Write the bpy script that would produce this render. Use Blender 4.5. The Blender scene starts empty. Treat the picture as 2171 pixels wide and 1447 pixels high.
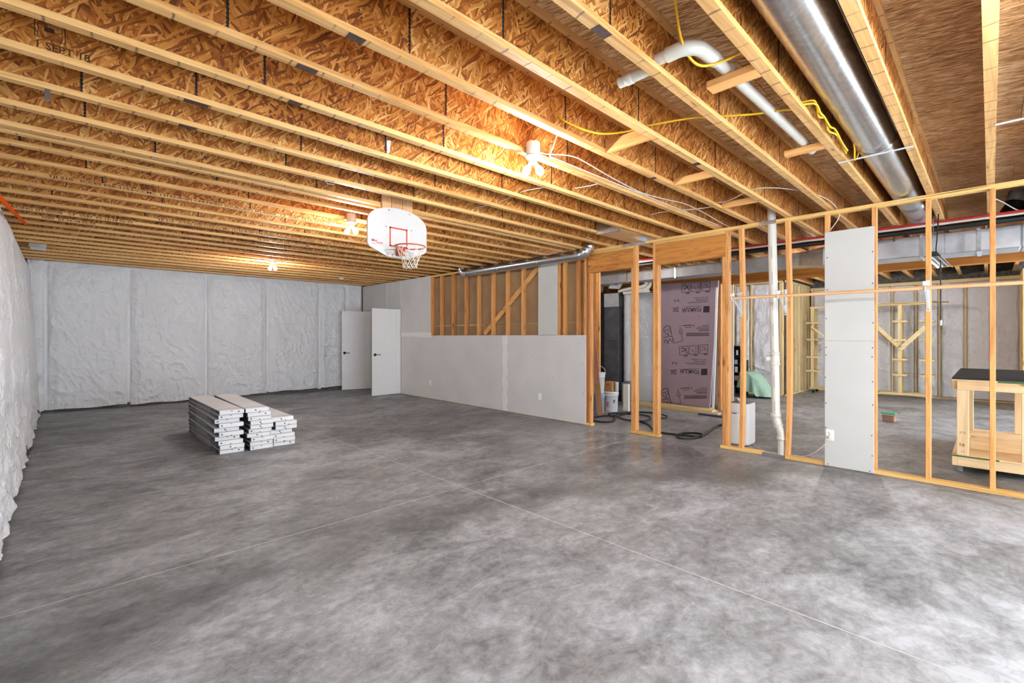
import bpy, bmesh, math, random
import numpy as np
from mathutils import Vector, Matrix

# ------------------------------------------------------------------ camera, world, exposure
F, U0, V0, TH, HC = 985.0, 1085.5, 712.5, math.radians(45.85), 1.395
sc = bpy.context.scene
cam_d = bpy.data.cameras.new('camera'); cam = bpy.data.objects.new('camera', cam_d)
sc.collection.objects.link(cam)
cam.location = (0, 0, HC); cam.rotation_euler = (math.pi/2, 0, TH - math.pi/2)
cam_d.sensor_width = 36.0; cam_d.lens = F/2171*36.0
cam_d.shift_y = -(723.5 - V0)/2171
cam_d.clip_start = 0.05; cam_d.clip_end = 100
sc.camera = cam
world = bpy.data.worlds.new('world'); sc.world = world; world.use_nodes = True
world.node_tree.nodes['Background'].inputs[0].default_value = (0.76, 0.88, 1.0, 1)
world.node_tree.nodes['Background'].inputs[1].default_value = 6.5
sc.view_settings.view_transform = 'Standard'
sc.view_settings.look = 'None'
sc.view_settings.gamma = 1.0
sc.view_settings.use_curve_mapping = False
sc.view_settings.exposure = 1.15
BULB_W = 17.0           # watts of light given off by every lit bulb
BULB_COL = (0.985, 0.985, 1.0)
sc.cycles.max_bounces = 6
sc.cycles.diffuse_bounces = 4
sc.cycles.glossy_bounces = 3
sc.cycles.use_light_tree = False
sc.cycles.use_adaptive_sampling = True
sc.cycles.adaptive_threshold = 0.04
sc.cycles.adaptive_min_samples = 16
sc.cycles.sample_clamp_indirect = 6.0
sc.cycles.use_denoising = True

# ------------------------------------------------------------------ pixels of the 2171x1447 photo -> points on a known plane
fx, fy = math.cos(TH), math.sin(TH); rx, ry = math.sin(TH), -math.cos(TH)
def ray(u, v):
    a = (u-U0)/F
    return fx+a*rx, fy+a*ry, (V0-v)/F
def onZ(u, v, Z=0.0):
    x, y, z = ray(u, v); t = (Z-HC)/z; return Vector((t*x, t*y, Z))
def onX(u, v, X):
    x, y, z = ray(u, v); t = X/x; return Vector((X, t*y, HC+t*z))
def onY(u, v, Y):
    x, y, z = ray(u, v); t = Y/y; return Vector((t*x, Y, HC+t*z))

# ------------------------------------------------------------------ helpers
C = sc.collection
rnd = random.Random(7)
def lin(c):
    return tuple(((x/255)/12.92 if x/255 <= 0.04045 else ((x/255+0.055)/1.055)**2.4) for x in c)

class MB:
    """collects world-space geometry for ONE mesh"""
    def __init__(s): s.v = []; s.f = []; s.sm = []; s.mi = []
    def add(s, verts, faces, smooth=False, mi=0):
        o = len(s.v); s.v += [tuple(p) for p in verts]
        for f in faces: s.f.append(tuple(i+o for i in f)); s.sm.append(smooth); s.mi.append(mi)
        return s
    def box(s, a, b, mi=0, M=None):
        (x0, y0, z0), (x1, y1, z1) = a, b
        x0, x1 = min(x0, x1), max(x0, x1); y0, y1 = min(y0, y1), max(y0, y1); z0, z1 = min(z0, z1), max(z0, z1)
        vs = [Vector(p) for p in ((x0,y0,z0),(x1,y0,z0),(x1,y1,z0),(x0,y1,z0),(x0,y0,z1),(x1,y0,z1),(x1,y1,z1),(x0,y1,z1))]
        if M: vs = [M @ p for p in vs]
        return s.add(vs, [(3,2,1,0),(4,5,6,7),(0,1,5,4),(1,2,6,5),(2,3,7,6),(3,0,4,7)], False, mi)
    def rbox(s, a, b, r=0.003, seg=1, M=None, smooth=False):
        bm = bmesh.new(); bmesh.ops.create_cube(bm, size=1)
        c = [(p+q)/2 for p, q in zip(a, b)]; d = [abs(q-p) for p, q in zip(a, b)]
        for v in bm.verts: v.co = Vector([c[i]+v.co[i]*d[i] for i in range(3)])
        bmesh.ops.bevel(bm, geom=list(bm.edges), offset=min(r, min(d)*0.45), segments=seg, affect='EDGES', profile=0.5)
        bm.verts.ensure_lookup_table()
        vs = [v.co.copy() for v in bm.verts]; fs = [[v.index for v in f.verts] for f in bm.faces]; bm.free()
        if M: vs = [M @ p for p in vs]
        return s.add(vs, fs, smooth)
    def beam(s, p, q, w, t, up=(0,0,1)):
        """square bar from p to q, w wide (across up), t tall (along up)"""
        p, q = Vector(p), Vector(q); d = (q-p).normalized(); up = Vector(up)
        sd = d.cross(up).normalized(); u2 = sd.cross(d).normalized()
        vs = []
        for e in (p, q):
            for a, b in ((-1,-1),(1,-1),(1,1),(-1,1)): vs.append(e+sd*(a*w/2)+u2*(b*t/2))
        return s.add(vs, [(3,2,1,0),(4,5,6,7),(0,1,5,4),(1,2,6,5),(2,3,7,6),(3,0,4,7)])
    def tube(s, pts, r, seg=10, cap=True, smooth=True):
        pts = [Vector(p) for p in pts]; n = len(pts)
        rs = r if isinstance(r, (list, tuple)) else [r]*n
        nor = None; rings = []
        for i in range(n):
            t = (pts[min(i+1, n-1)]-pts[max(i-1, 0)]).normalized()
            if nor is None:
                nor = t.orthogonal().normalized()
            else:
                nor = (nor - t*nor.dot(t)).normalized()
            bi = t.cross(nor)
            rings.append([pts[i]+(nor*math.cos(2*math.pi*k/seg)+bi*math.sin(2*math.pi*k/seg))*rs[i] for k in range(seg)])
        vs = [p for ring in rings for p in ring]; fs = []
        for i in range(n-1):
            for k in range(seg):
                k2 = (k+1) % seg
                fs.append((i*seg+k, i*seg+k2, (i+1)*seg+k2, (i+1)*seg+k))
        s.add(vs, fs, smooth)
        if cap:
            s.add(rings[0], [tuple(range(seg-1, -1, -1))]); s.add(rings[-1], [tuple(range(seg))])
        return s
    def lathe(s, base, prof, seg=20, axis=(0,0,1), smooth=True):
        """prof: list of (radius, height) along axis from base"""
        base = Vector(base); ax = Vector(axis).normalized(); a = ax.orthogonal().normalized(); b = ax.cross(a)
        vs = []; fs = []
        for r, h in prof:
            for k in range(seg):
                t = 2*math.pi*k/seg
                vs.append(base+ax*h+(a*math.cos(t)+b*math.sin(t))*max(r, 1e-4))
        for i in range(len(prof)-1):
            for k in range(seg):
                k2 = (k+1) % seg
                fs.append((i*seg+k, i*seg+k2, (i+1)*seg+k2, (i+1)*seg+k))
        fs.append(tuple(range(seg-1, -1, -1))); n = len(prof)-1
        fs.append(tuple(n*seg+k for k in range(seg)))
        return s.add(vs, fs, smooth)
    def poly(s, pts, mi=0):
        return s.add(pts, [tuple(range(len(pts)))], False, mi)
    def prism(s, pts, ext):
        """flat polygon pts extruded by the vector ext"""
        ext = Vector(ext); n = len(pts); a = [Vector(p) for p in pts]; b = [p+ext for p in a]
        fs = [tuple(range(n)), tuple(range(2*n-1, n-1, -1))]
        for i in range(n): j = (i+1) % n; fs.append((i, i+n, j+n, j))
        bm = bmesh.new(); vv = [bm.verts.new(p) for p in a+b]
        for f in fs: bm.faces.new([vv[i] for i in f])
        bmesh.ops.recalc_face_normals(bm, faces=bm.faces)
        bm.verts.index_update()
        out = [[v.index for v in f.verts] for f in bm.faces]; bm.free()
        return s.add(a+b, out)
    def mesh(s, name, mats, off=(0,0,0)):
        off = Vector(off)
        me = bpy.data.meshes.new(name)
        me.from_pydata([tuple(Vector(p)-off) for p in s.v], [], s.f)
        for m in (mats if isinstance(mats, (list, tuple)) else [mats]): me.materials.append(M[m] if isinstance(m, str) else m)
        me.polygons.foreach_set('use_smooth', s.sm); me.polygons.foreach_set('material_index', s.mi)
        me.update()
        return me
    def build(s, name, mats, parent=None, label=None):
        if parent is None:
            a = np.array(s.v); off = Vector(((a[:,0].min()+a[:,0].max())/2, (a[:,1].min()+a[:,1].max())/2, a[:,2].min()))
        else: off = world_loc(parent)
        o = bpy.data.objects.new(name, s.mesh(name, mats, off)); C.objects.link(o)
        if parent is None: o.location = off
        else: o.parent = parent
        if label: o['label'] = label
        return o
def world_loc(o):
    p = Vector((0,0,0))
    while o is not None: p += o.location; o = o.parent
    return p
def tag(o, label, cat, group=None, kind=None):
    o['label'] = label; o['category'] = cat
    if group: o['group'] = group
    if kind: o['kind'] = kind
    return o
def thing(name, label, cat, loc=(0,0,0), group=None, kind=None):
    o = bpy.data.objects.new(name, None); C.objects.link(o); o.location = loc; o.empty_display_size = 0.1
    return tag(o, label, cat, group, kind)
def inst(me, name, parent, loc):
    o = bpy.data.objects.new(name, me); C.objects.link(o); o.parent = parent; o.location = loc; return o
def smooth_path(pts, n=8):
    P = [Vector(p) for p in pts]; P = [P[0]*2-P[1]]+P+[P[-1]*2-P[-2]]; out = []
    for i in range(1, len(P)-2):
        for k in range(n):
            t = k/n; a, b, c, d = P[i-1], P[i], P[i+1], P[i+2]
            out.append(0.5*((2*b)+(c-a)*t+(2*a-5*b+4*c-d)*t*t+(3*b-a-3*c+d)*t**3))
    out.append(P[-2]); return out
_font_cache = {}
def text_geo(txt, bold=0.018):
    """flat outline of a line of text: unit cap height about 0.7, starts at x = 0"""
    if txt not in _font_cache:
        cu = bpy.data.curves.new('lettering', 'FONT'); cu.body = txt; cu.size = 1; cu.resolution_u = 2; cu.offset = bold
        o = bpy.data.objects.new('lettering', cu); C.objects.link(o)
        me = o.to_mesh(); vs = [v.co.copy() for v in me.vertices]; fs = [tuple(p.vertices) for p in me.polygons]
        o.to_mesh_clear(); bpy.data.objects.remove(o); bpy.data.curves.remove(cu)
        _font_cache[txt] = (vs, fs)
    return _font_cache[txt]
def put_text(mb, txt, org, right, up, cap, width=None, mi=0):
    vs, fs = text_geo(txt); org, right, up = Vector(org), Vector(right).normalized(), Vector(up).normalized()
    w = max(v.x for v in vs); sy = cap/0.7; sx = (width/w) if width else sy
    mb.add([org+right*(v.x*sx)+up*(v.y*sy) for v in vs], fs, False, mi)
def quad(mb, org, right, up, x0, x1, y0, y1, mi=0):
    org, right, up = Vector(org), Vector(right), Vector(up)
    mb.poly([org+right*x0+up*y0, org+right*x1+up*y0, org+right*x1+up*y1, org+right*x0+up*y1], mi)

# ------------------------------------------------------------------ materials
M = {}
def new_mat(name):
    m = bpy.data.materials.new(name); m.use_nodes = True; M[name] = m
    nt = m.node_tree; return m, nt, nt.nodes['Principled BSDF']
def N(nt, t, **kw):
    n = nt.nodes.new(t)
    for k, v in kw.items():
        if k in ('operation','blend_type','data_type','noise_dimensions','voronoi_dimensions','feature','wave_type','bands_direction','clamp_factor','interpolation_type','rings_direction','vector_type'):
            setattr(n, k, v)
        else: n.inputs[k].default_value = v
    return n
def L(nt, a, b): nt.links.new(a, b)
def math_(nt, op, a, b=None, clamp=False):
    n = nt.nodes.new('ShaderNodeMath'); n.operation = op; n.use_clamp = clamp
    for i, x in enumerate((a, b)):
        if x is None: continue
        if isinstance(x, (int, float)): n.inputs[i].default_value = x
        else: L(nt, x, n.inputs[i])
    return n.outputs[0]
def mix_(nt, fac, a, b, blend='MIX'):
    n = nt.nodes.new('ShaderNodeMix'); n.data_type = 'RGBA'; n.blend_type = blend
    for sock, x in ((n.inputs[0], fac), (n.inputs[6], a), (n.inputs[7], b)):
        if isinstance(x, (int, float)): sock.default_value = x
        elif isinstance(x, tuple): sock.default_value = (*x[:3], 1)
        else: L(nt, x, sock)
    return n.outputs[2]
def ramp_(nt, fac, stops):
    n = nt.nodes.new('ShaderNodeValToRGB'); e = n.color_ramp.elements
    while len(e) < len(stops): e.new(0.5)
    for i, (p, c) in enumerate(stops):
        e[i].position = p; e[i].color = (*(c if isinstance(c, tuple) else (c, c, c)), 1)
    L(nt, fac, n.inputs[0]); return n.outputs[0]
def coord(nt, scale=(1,1,1), rot=(0,0,0), offset_random=False):
    tc = nt.nodes.new('ShaderNodeTexCoord'); mp = nt.nodes.new('ShaderNodeMapping')
    mp.inputs['Scale'].default_value = scale; mp.inputs['Rotation'].default_value = rot
    src = tc.outputs['Object']
    if offset_random:
        oi = nt.nodes.new('ShaderNodeObjectInfo')
        va = nt.nodes.new('ShaderNodeVectorMath'); va.operation = 'MULTIPLY_ADD'
        va.inputs[1].default_value = (13.1, 27.7, 41.3)
        cb = nt.nodes.new('ShaderNodeCombineXYZ')
        for i in range(3): L(nt, oi.outputs['Random'], cb.inputs[i])
        L(nt, cb.outputs[0], va.inputs[0]); L(nt, src, va.inputs[2]); src = va.outputs[0]
    L(nt, src, mp.inputs['Vector']); return mp.outputs[0]
def noise_(nt, vec, scale, detail=3, rough=0.5, dist=0.0):
    n = N(nt, 'ShaderNodeTexNoise', Scale=scale, Detail=detail, Roughness=rough, Distortion=dist)
    L(nt, vec, n.inputs['Vector']); return n.outputs['Fac']
def bump_(nt, b, height, strength, dist=0.01):
    n = N(nt, 'ShaderNodeBump', Strength=strength, Distance=dist); L(nt, height, n.inputs['Height']); L(nt, n.outputs[0], b.inputs['Normal'])

def plain(name, col, rough=0.6, metal=0.0, var=0.06, scale=8.0, spec=0.5, bump=0.0, emit=None, trans=0.0):
    m, nt, b = new_mat(name); c = lin(col)
    v = noise_(nt, coord(nt), scale, 2, 0.6)
    lo = tuple(max(0, x*(1-var*1.6)) for x in c); hi = tuple(min(1, x*(1+var*1.6)) for x in c)
    L(nt, ramp_(nt, v, [(0.3, lo), (0.7, hi)]), b.inputs['Base Color'])
    b.inputs['Roughness'].default_value = rough; b.inputs['Metallic'].default_value = metal
    b.inputs['Specular IOR Level'].default_value = spec
    if trans: b.inputs['Transmission Weight'].default_value = trans
    if bump: bump_(nt, b, v, bump, 0.004)
    if emit: b.inputs['Emission Color'].default_value = (*emit[0], 1); b.inputs['Emission Strength'].default_value = emit[1]
    return m

def wood(name, dark, light, axis='z', knots=True, rough=0.62, grain=1.0, knotcol=(112,62,26)):
    m, nt, b = new_mat(name)
    along = {'x': (1.3, 26, 26), 'y': (26, 1.3, 26), 'z': (26, 26, 1.3)}[axis]
    v = coord(nt, along, offset_random=True)
    g1 = noise_(nt, v, 1.0*grain, 3, 0.62, 0.9)
    v2 = coord(nt, tuple(s*0.25 if s > 2 else s*0.5 for s in along), offset_random=True)
    g2 = noise_(nt, v2, 0.7, 2, 0.5, 0.3)
    oi = nt.nodes.new('ShaderNodeObjectInfo')
    f = math_(nt, 'ADD', math_(nt, 'MULTIPLY', g1, 0.75), math_(nt, 'MULTIPLY', g2, 0.45))
    f = math_(nt, 'ADD', f, math_(nt, 'MULTIPLY', math_(nt, 'SUBTRACT', oi.outputs['Random'], 0.5), 0.22))
    col = ramp_(nt, f, [(0.36, lin(dark)), (0.62, lin(light)), (0.85, tuple(min(1, x*1.12) for x in lin(light)))])
    if knots:
        ks = tuple(s*0.28 if s > 2 else s*1.6 for s in along)
        vo = N(nt, 'ShaderNodeTexVoronoi', Scale=1.0, Randomness=1.0); L(nt, coord(nt, ks, offset_random=True), vo.inputs['Vector'])
        kf = ramp_(nt, vo.outputs['Distance'], [(0.06, 0.9), (0.17, 0.0)])
        col = mix_(nt, kf, col, lin(knotcol))
    L(nt, col, b.inputs['Base Color']); b.inputs['Roughness'].default_value = rough
    b.inputs['Specular IOR Level'].default_value = 0.3
    return m

def cathedral(name, axis, dark):
    m = M[name]; nt = m.node_tree; b = nt.nodes['Principled BSDF']; src = b.inputs['Base Color'].links[0].from_socket
    sc3 = {'y': (5, 0.9, 5), 'z': (9, 9, 1.0)}[axis]
    w = N(nt, 'ShaderNodeTexWave', Scale=3.2, Distortion=7.0, Detail=2.0); w.inputs['Detail Scale'].default_value = 1.3
    L(nt, coord(nt, sc3, offset_random=True), w.inputs['Vector'])
    col = mix_(nt, ramp_(nt, w.outputs['Fac'], [(0.0, 0.38), (0.4, 0.0)]), src, lin(dark)); L(nt, col, b.inputs['Base Color'])
def osb(name, ax, stops, base_angle=0.0, spread=1.0, size=1.0, contrast=1.0, rough=0.6):
    """strand board: three layers of stretched random cells at different angles, picked cell by cell"""
    m, nt, b = new_mat(name)
    tc = coord(nt, (1,1,1), offset_random=True)
    sp = nt.nodes.new('ShaderNodeSeparateXYZ'); L(nt, tc, sp.inputs[0])
    cb = nt.nodes.new('ShaderNodeCombineXYZ'); L(nt, sp.outputs[ax[0]], cb.inputs[0]); L(nt, sp.outputs[ax[1]], cb.inputs[1])
    nz = N(nt, 'ShaderNodeTexNoise', Scale=9.0, Detail=2.0); L(nt, cb.outputs[0], nz.inputs['Vector'])
    va = nt.nodes.new('ShaderNodeVectorMath'); va.operation = 'MULTIPLY_ADD'; va.inputs[1].default_value = (0.03, 0.03, 0)
    L(nt, nz.outputs['Color'], va.inputs[0]); L(nt, cb.outputs[0], va.inputs[2]); p = va.outputs[0]
    layers = []
    for i, a in enumerate((-0.8, 0.0, 0.75, 1.45)):
        mp = nt.nodes.new('ShaderNodeMapping'); mp.vector_type = 'POINT'
        mp.inputs['Location'].default_value = (3.3*i, 1.7*i, 0)
        mp.inputs['Rotation'].default_value = (0, 0, base_angle+a*spread)
        L(nt, p, mp.inputs['Vector'])
        ms = nt.nodes.new('ShaderNodeMapping'); ms.inputs['Scale'].default_value = (11/size, (70+14*i)/size, 1); L(nt, mp.outputs[0], ms.inputs['Vector'])
        vo = N(nt, 'ShaderNodeTexVoronoi', voronoi_dimensions='2D', Scale=1.0, Randomness=1.0); L(nt, ms.outputs[0], vo.inputs['Vector'])
        s = nt.nodes.new('ShaderNodeSeparateColor'); L(nt, vo.outputs['Color'], s.inputs[0])
        mg = nt.nodes.new('ShaderNodeMapping'); mg.inputs['Scale'].default_value = (9/size, 260/size, 1); L(nt, mp.outputs[0], mg.inputs['Vector'])
        g = noise_(nt, mg.outputs[0], 1.0, 1, 0.6)
        layers.append((math_(nt, 'ADD', math_(nt, 'MULTIPLY', s.outputs[0], 0.6), math_(nt, 'MULTIPLY', g, 0.52)), s.outputs[1]))
    val = layers[0][0]
    for lv, pick in layers[1:]:
        mx = nt.nodes.new('ShaderNodeMix'); mx.data_type = 'FLOAT'
        L(nt, math_(nt, 'GREATER_THAN', pick, 0.62), mx.inputs[0]); L(nt, val, mx.inputs[2]); L(nt, lv, mx.inputs[3]); val = mx.outputs[0]
    big = noise_(nt, p, 2.2, 3, 0.6)
    val = math_(nt, 'ADD', val, math_(nt, 'MULTIPLY', math_(nt, 'SUBTRACT', big, 0.5), 0.5))
    oi = nt.nodes.new('ShaderNodeObjectInfo')
    val = math_(nt, 'ADD', val, math_(nt, 'MULTIPLY', math_(nt, 'SUBTRACT', oi.outputs['Random'], 0.5), 0.16))
    L(nt, ramp_(nt, val, [(q, lin(c)) for q, c in stops]), b.inputs['Base Color'])
    b.inputs['Roughness'].default_value = rough; b.inputs['Specular IOR Level'].default_value = 0.35
    return m

osb('osb_web', (0, 2), [(0.12, (84,40,10)), (0.38, (140,76,22)), (0.56, (174,106,38)), (0.74, (196,132,60)), (0.95, (226,176,110))], base_angle=1.25, spread=0.8, size=1.1)
osb('osb_floor', (1, 0), [(0.12, (110,76,42)), (0.38, (164,122,76)), (0.56, (198,158,108)), (0.75, (222,188,140)), (0.95, (238,214,174))], base_angle=0.12, spread=0.16, size=0.8)
wood('stud', (172,108,54), (220,158,94), 'z')
wood('plate', (198,150,84), (226,184,112), 'y', knots=False)
wood('header', (156,90,34), (198,132,62), 'y')
cathedral('header', 'y', (140,76,28)); cathedral('stud', 'z', (166,100,48))
wood('block', (190,128,68), (222,164,100), 'y')
wood('dowel', (206,150,102), (228,178,130), 'y', knots=False)
wood('pale_z', (172,146,98), (208,184,136), 'z', knotcol=(110,80,40))
wood('pale_y', (176,150,102), (210,186,138), 'y', knotcol=(110,80,40))
wood('pale_x', (172,146,98), (208,184,136), 'x', knotcol=(110,80,40))
wood('bench_z', (214,178,128), (236,208,164), 'z', knots=False)
wood('bench_y', (214,176,126), (236,206,160), 'y')
wood('bench_x', (206,168,116), (230,198,150), 'x')
wood('lvl', (150,88,30), (192,124,52), 'y', knots=False, grain=0.5)
wood('mount_wood', (190,134,88), (214,166,118), 'z', knots=False)
wood('plank_red', (150,100,74), (178,128,98), 'z', knots=False)
wood('flange_side', (178,122,62), (220,172,108), 'x', knots=False, grain=1.6)

# underside of the joist flanges: same timber with dark tie marks across it
m, nt, b = new_mat('flange_under')
v = coord(nt, (1.3, 26, 26), offset_random=True)
g1 = noise_(nt, v, 1.0, 5, 0.62, 0.9)
col = ramp_(nt, g1, [(0.3, lin((184,132,76))), (0.62, lin((220,174,114)))])
kn = N(nt, 'ShaderNodeTexVoronoi', Scale=1.0); L(nt, coord(nt, (2.2, 16, 16), offset_random=True), kn.inputs['Vector'])
col = mix_(nt, ramp_(nt, kn.outputs['Distance'], [(0.05, 0.8), (0.14, 0.0)]), col, lin((120,76,40)))
v3 = coord(nt, (1, 1, 1), offset_random=True)
sx = nt.nodes.new('ShaderNodeSeparateXYZ'); L(nt, v3, sx.inputs[0])
wob = noise_(nt, v3, 9.0, 2, 0.5)
t = math_(nt, 'ADD', math_(nt, 'DIVIDE', sx.outputs[0], 0.158), math_(nt, 'MULTIPLY', wob, 0.22))
fr = math_(nt, 'ABSOLUTE', math_(nt, 'SUBTRACT', math_(nt, 'FRACT', t), 0.5))
tick = ramp_(nt, fr, [(0.018, 0.75), (0.05, 0.0)])
pr = noise_(nt, v3, 4.5, 2, 0.5)
tick = math_(nt, 'MULTIPLY', tick, ramp_(nt, pr, [(0.38, 0.0), (0.52, 1.0)]))
col = mix_(nt, tick, col, lin((92,70,46)))
L(nt, col, b.inputs['Base Color']); b.inputs['Roughness'].default_value = 0.6; b.inputs['Specular IOR Level'].default_value = 0.3

# concrete slab: trowelled grey, darker sealed part, pale dusty worn part with its own outline
m, nt, b = new_mat('concrete')
geo = nt.nodes.new('ShaderNodeNewGeometry'); pos = geo.outputs['Position']
def npos(scale, detail, rough, dist=0.0, vec=None): return noise_(nt, vec or pos, scale, detail, rough, dist)
st = nt.nodes.new('ShaderNodeMapping'); st.inputs['Scale'].default_value = (0.85, 1.3, 1); st.inputs['Rotation'].default_value = (0,0,0.2); L(nt, pos, st.inputs['Vector'])
n_big = npos(0.6, 4, 0.6, 0.9); n_mid = npos(2.0, 6, 0.68, 0.9, st.outputs[0]); n_fine = npos(15.0, 6, 0.8, 0.4); n_str = npos(6.0, 5, 0.72, 1.2, st.outputs[0])
f = math_(nt, 'ADD', math_(nt, 'MULTIPLY', n_big, 0.34), math_(nt, 'MULTIPLY', n_mid, 0.40))
f = math_(nt, 'ADD', f, math_(nt, 'MULTIPLY', n_str, 0.26)); f = math_(nt, 'ADD', f, math_(nt, 'MULTIPLY', n_fine, 0.30))
sep = nt.nodes.new('ShaderNodeSeparateXYZ'); L(nt, pos, sep.inputs[0])
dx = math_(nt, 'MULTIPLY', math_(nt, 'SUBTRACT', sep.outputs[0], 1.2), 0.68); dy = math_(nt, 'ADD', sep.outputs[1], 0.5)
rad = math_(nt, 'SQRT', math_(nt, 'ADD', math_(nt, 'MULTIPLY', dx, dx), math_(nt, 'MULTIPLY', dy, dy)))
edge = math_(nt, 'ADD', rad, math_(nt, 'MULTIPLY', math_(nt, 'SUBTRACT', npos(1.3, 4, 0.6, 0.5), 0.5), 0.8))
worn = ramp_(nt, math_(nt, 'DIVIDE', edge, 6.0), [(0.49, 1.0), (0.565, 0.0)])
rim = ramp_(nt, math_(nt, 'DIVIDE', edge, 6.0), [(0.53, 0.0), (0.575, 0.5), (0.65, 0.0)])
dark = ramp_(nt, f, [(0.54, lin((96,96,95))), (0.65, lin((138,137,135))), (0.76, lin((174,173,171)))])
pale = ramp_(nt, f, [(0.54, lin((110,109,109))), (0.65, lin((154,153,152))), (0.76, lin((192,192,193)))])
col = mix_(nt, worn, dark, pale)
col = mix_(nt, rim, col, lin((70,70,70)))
cl = npos(0.9, 4, 0.6, 1.0)
col = mix_(nt, ramp_(nt, cl, [(0.55, 0.0), (0.68, 0.45)]), col, lin((72,72,72)))
tint = npos(0.7, 2, 0.5)
col = mix_(nt, ramp_(nt, tint, [(0.45, 0.0), (0.65, 0.18)]), col, lin((140,130,122)))
col = mix_(nt, 1.0, col, (0.955, 1.0, 1.06), 'MULTIPLY')
L(nt, col, b.inputs['Base Color'])
gx = math_(nt, 'SUBTRACT', sep.outputs[0], 5.0); gy = math_(nt, 'SUBTRACT', sep.outputs[1], 3.4)
gd = math_(nt, 'SQRT', math_(nt, 'ADD', math_(nt, 'MULTIPLY', gx, gx), math_(nt, 'MULTIPLY', gy, gy)))
sealed = ramp_(nt, math_(nt, 'DIVIDE', math_(nt, 'ADD', gd, math_(nt, 'MULTIPLY', n_big, 0.6)), 3.0), [(0.35, 1.0), (0.85, 0.0)])   # glossier sealed patch by the doorways
rg = math_(nt, 'ADD', math_(nt, 'MULTIPLY', n_big, 0.15), 0.46)
L(nt, math_(nt, 'MAXIMUM', math_(nt, 'SUBTRACT', rg, math_(nt, 'MULTIPLY', sealed, 0.31)), 0.2), b.inputs['Roughness']); b.inputs['Specular IOR Level'].default_value = 0.4

# wrinkled white poly facing (insulation blanket, batt facing)
def poly_mat(name, col, s=1.0, rough=0.38, strength=0.55):
    m, nt, b = new_mat(name)
    v = coord(nt, (1, 1, 0.75))
    a = noise_(nt, v, 5.0*s, 4, 0.62, 2.2); bb = noise_(nt, v, 18*s, 3, 0.6, 1.6)
    r = math_(nt, 'ABSOLUTE', math_(nt, 'SUBTRACT', a, 0.5)); r2 = math_(nt, 'ABSOLUTE', math_(nt, 'SUBTRACT', bb, 0.5))
    h = math_(nt, 'ADD', math_(nt, 'MULTIPLY', r, 1.4), math_(nt, 'MULTIPLY', r2, 0.35))
    c = lin(col)
    L(nt, ramp_(nt, a, [(0.3, tuple(x*0.95 for x in c)), (0.7, c)]), b.inputs['Base Color'])
    b.inputs['Roughness'].default_value = rough; b.inputs['Specular IOR Level'].default_value = 0.5
    bump_(nt, b, h, strength, 0.03)
    return m
poly_mat('poly_white', (232,232,233), 1.0, 0.33, 0.9)
poly_mat('poly_batt', (226,225,227), 1.6, 0.28, 0.9)
m = poly_mat('foil', (228,229,231), 2.6, 0.25, 1.2); m.node_tree.nodes['Principled BSDF'].inputs['Metallic'].default_value = 0.3

# galvanised sheet metal
m, nt, b = new_mat('galvanised')
vo = N(nt, 'ShaderNodeTexVoronoi', Scale=60.0); L(nt, coord(nt), vo.inputs['Vector'])
s_ = nt.nodes.new('ShaderNodeSeparateColor'); L(nt, vo.outputs['Color'], s_.inputs[0])
nn = noise_(nt, coord(nt), 7, 4, 0.6)
L(nt, ramp_(nt, math_(nt, 'ADD', math_(nt, 'MULTIPLY', s_.outputs[0], 0.4), math_(nt, 'MULTIPLY', nn, 0.6)), [(0.2, lin((178,179,180))), (0.8, lin((206,207,208)))]), b.inputs['Base Color'])
b.inputs['Metallic'].default_value = 0.92
L(nt, math_(nt, 'ADD', math_(nt, 'MULTIPLY', nn, 0.10), 0.20), b.inputs['Roughness'])

plain('drywall', (208,205,202), 0.85, var=0.025, scale=2.0, spec=0.25)
plain('drywall_panel', (200,198,192), 0.85, var=0.02, scale=2.0, spec=0.25)
plain('joint_compound', (226,224,221), 0.85, var=0.02, scale=9)
plain('kraft', (158,126,90), 0.8, var=0.08, scale=3)
plain('door_paint', (232,231,229), 0.45, var=0.01)
plain('black_metal', (26,24,24), 0.4, var=0.1)
plain('screw', (60,58,56), 0.5, metal=0.4)
plain('concrete_wall', (96,92,86), 0.85, var=0.15, scale=5)
plain('joint_dust', (206,204,200), 0.9, var=0.12, scale=20)
plain('pvc', (216,212,200), 0.35, var=0.02)
plain('pvc_print', (120,120,120), 0.6)
plain('yellow_jacket', (228,178,24), 0.45, var=0.05)
plain('white_jacket', (206,196,182), 0.5, var=0.05)
plain('black_jacket', (26,25,24), 0.5, var=0.15)
plain('foam_purple', (160,140,150), 0.7, var=0.03, scale=3)
plain('ink', (58,46,52), 0.8, var=0.1)
plain('stamp_ink', (74,44,18), 0.9, var=0.25, scale=60)
plain('glue', (34,22,14), 0.8, var=0.3)
plain('paint_patch', (72,48,40), 0.7, var=0.2, scale=30)
plain('carton_white', (222,222,222), 0.6, var=0.03)
plain('carton_grey', (104,104,106), 0.65, var=0.05, scale=20)
plain('carton_navy', (58,56,82), 0.6, var=0.1)
plain('carton_lilac', (184,184,214), 0.6, var=0.04)
plain('carton_text', (190,190,190), 0.7)
plain('cardboard', (168,124,72), 0.8, var=0.06)
plain('backboard_white', (206,204,201), 0.4, var=0.01)
plain('red_print', (196,74,46), 0.5, var=0.04)
plain('rim_paint', (190,72,36), 0.4, var=0.06)
plain('net_cord', (228,220,204), 0.8, var=0.05)
plain('steel', (180,182,184), 0.25, metal=0.95, var=0.05)
plain('duct_dull', (158,156,154), 0.55, metal=0.35, var=0.08)
plain('strap_silver', (214,214,216), 0.45, metal=0.3, var=0.04)
plain('appliance_white', (240,240,240), 0.35, var=0.01)
plain('faint_ink', (176,134,88), 0.9, var=0.2, scale=60)
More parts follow.
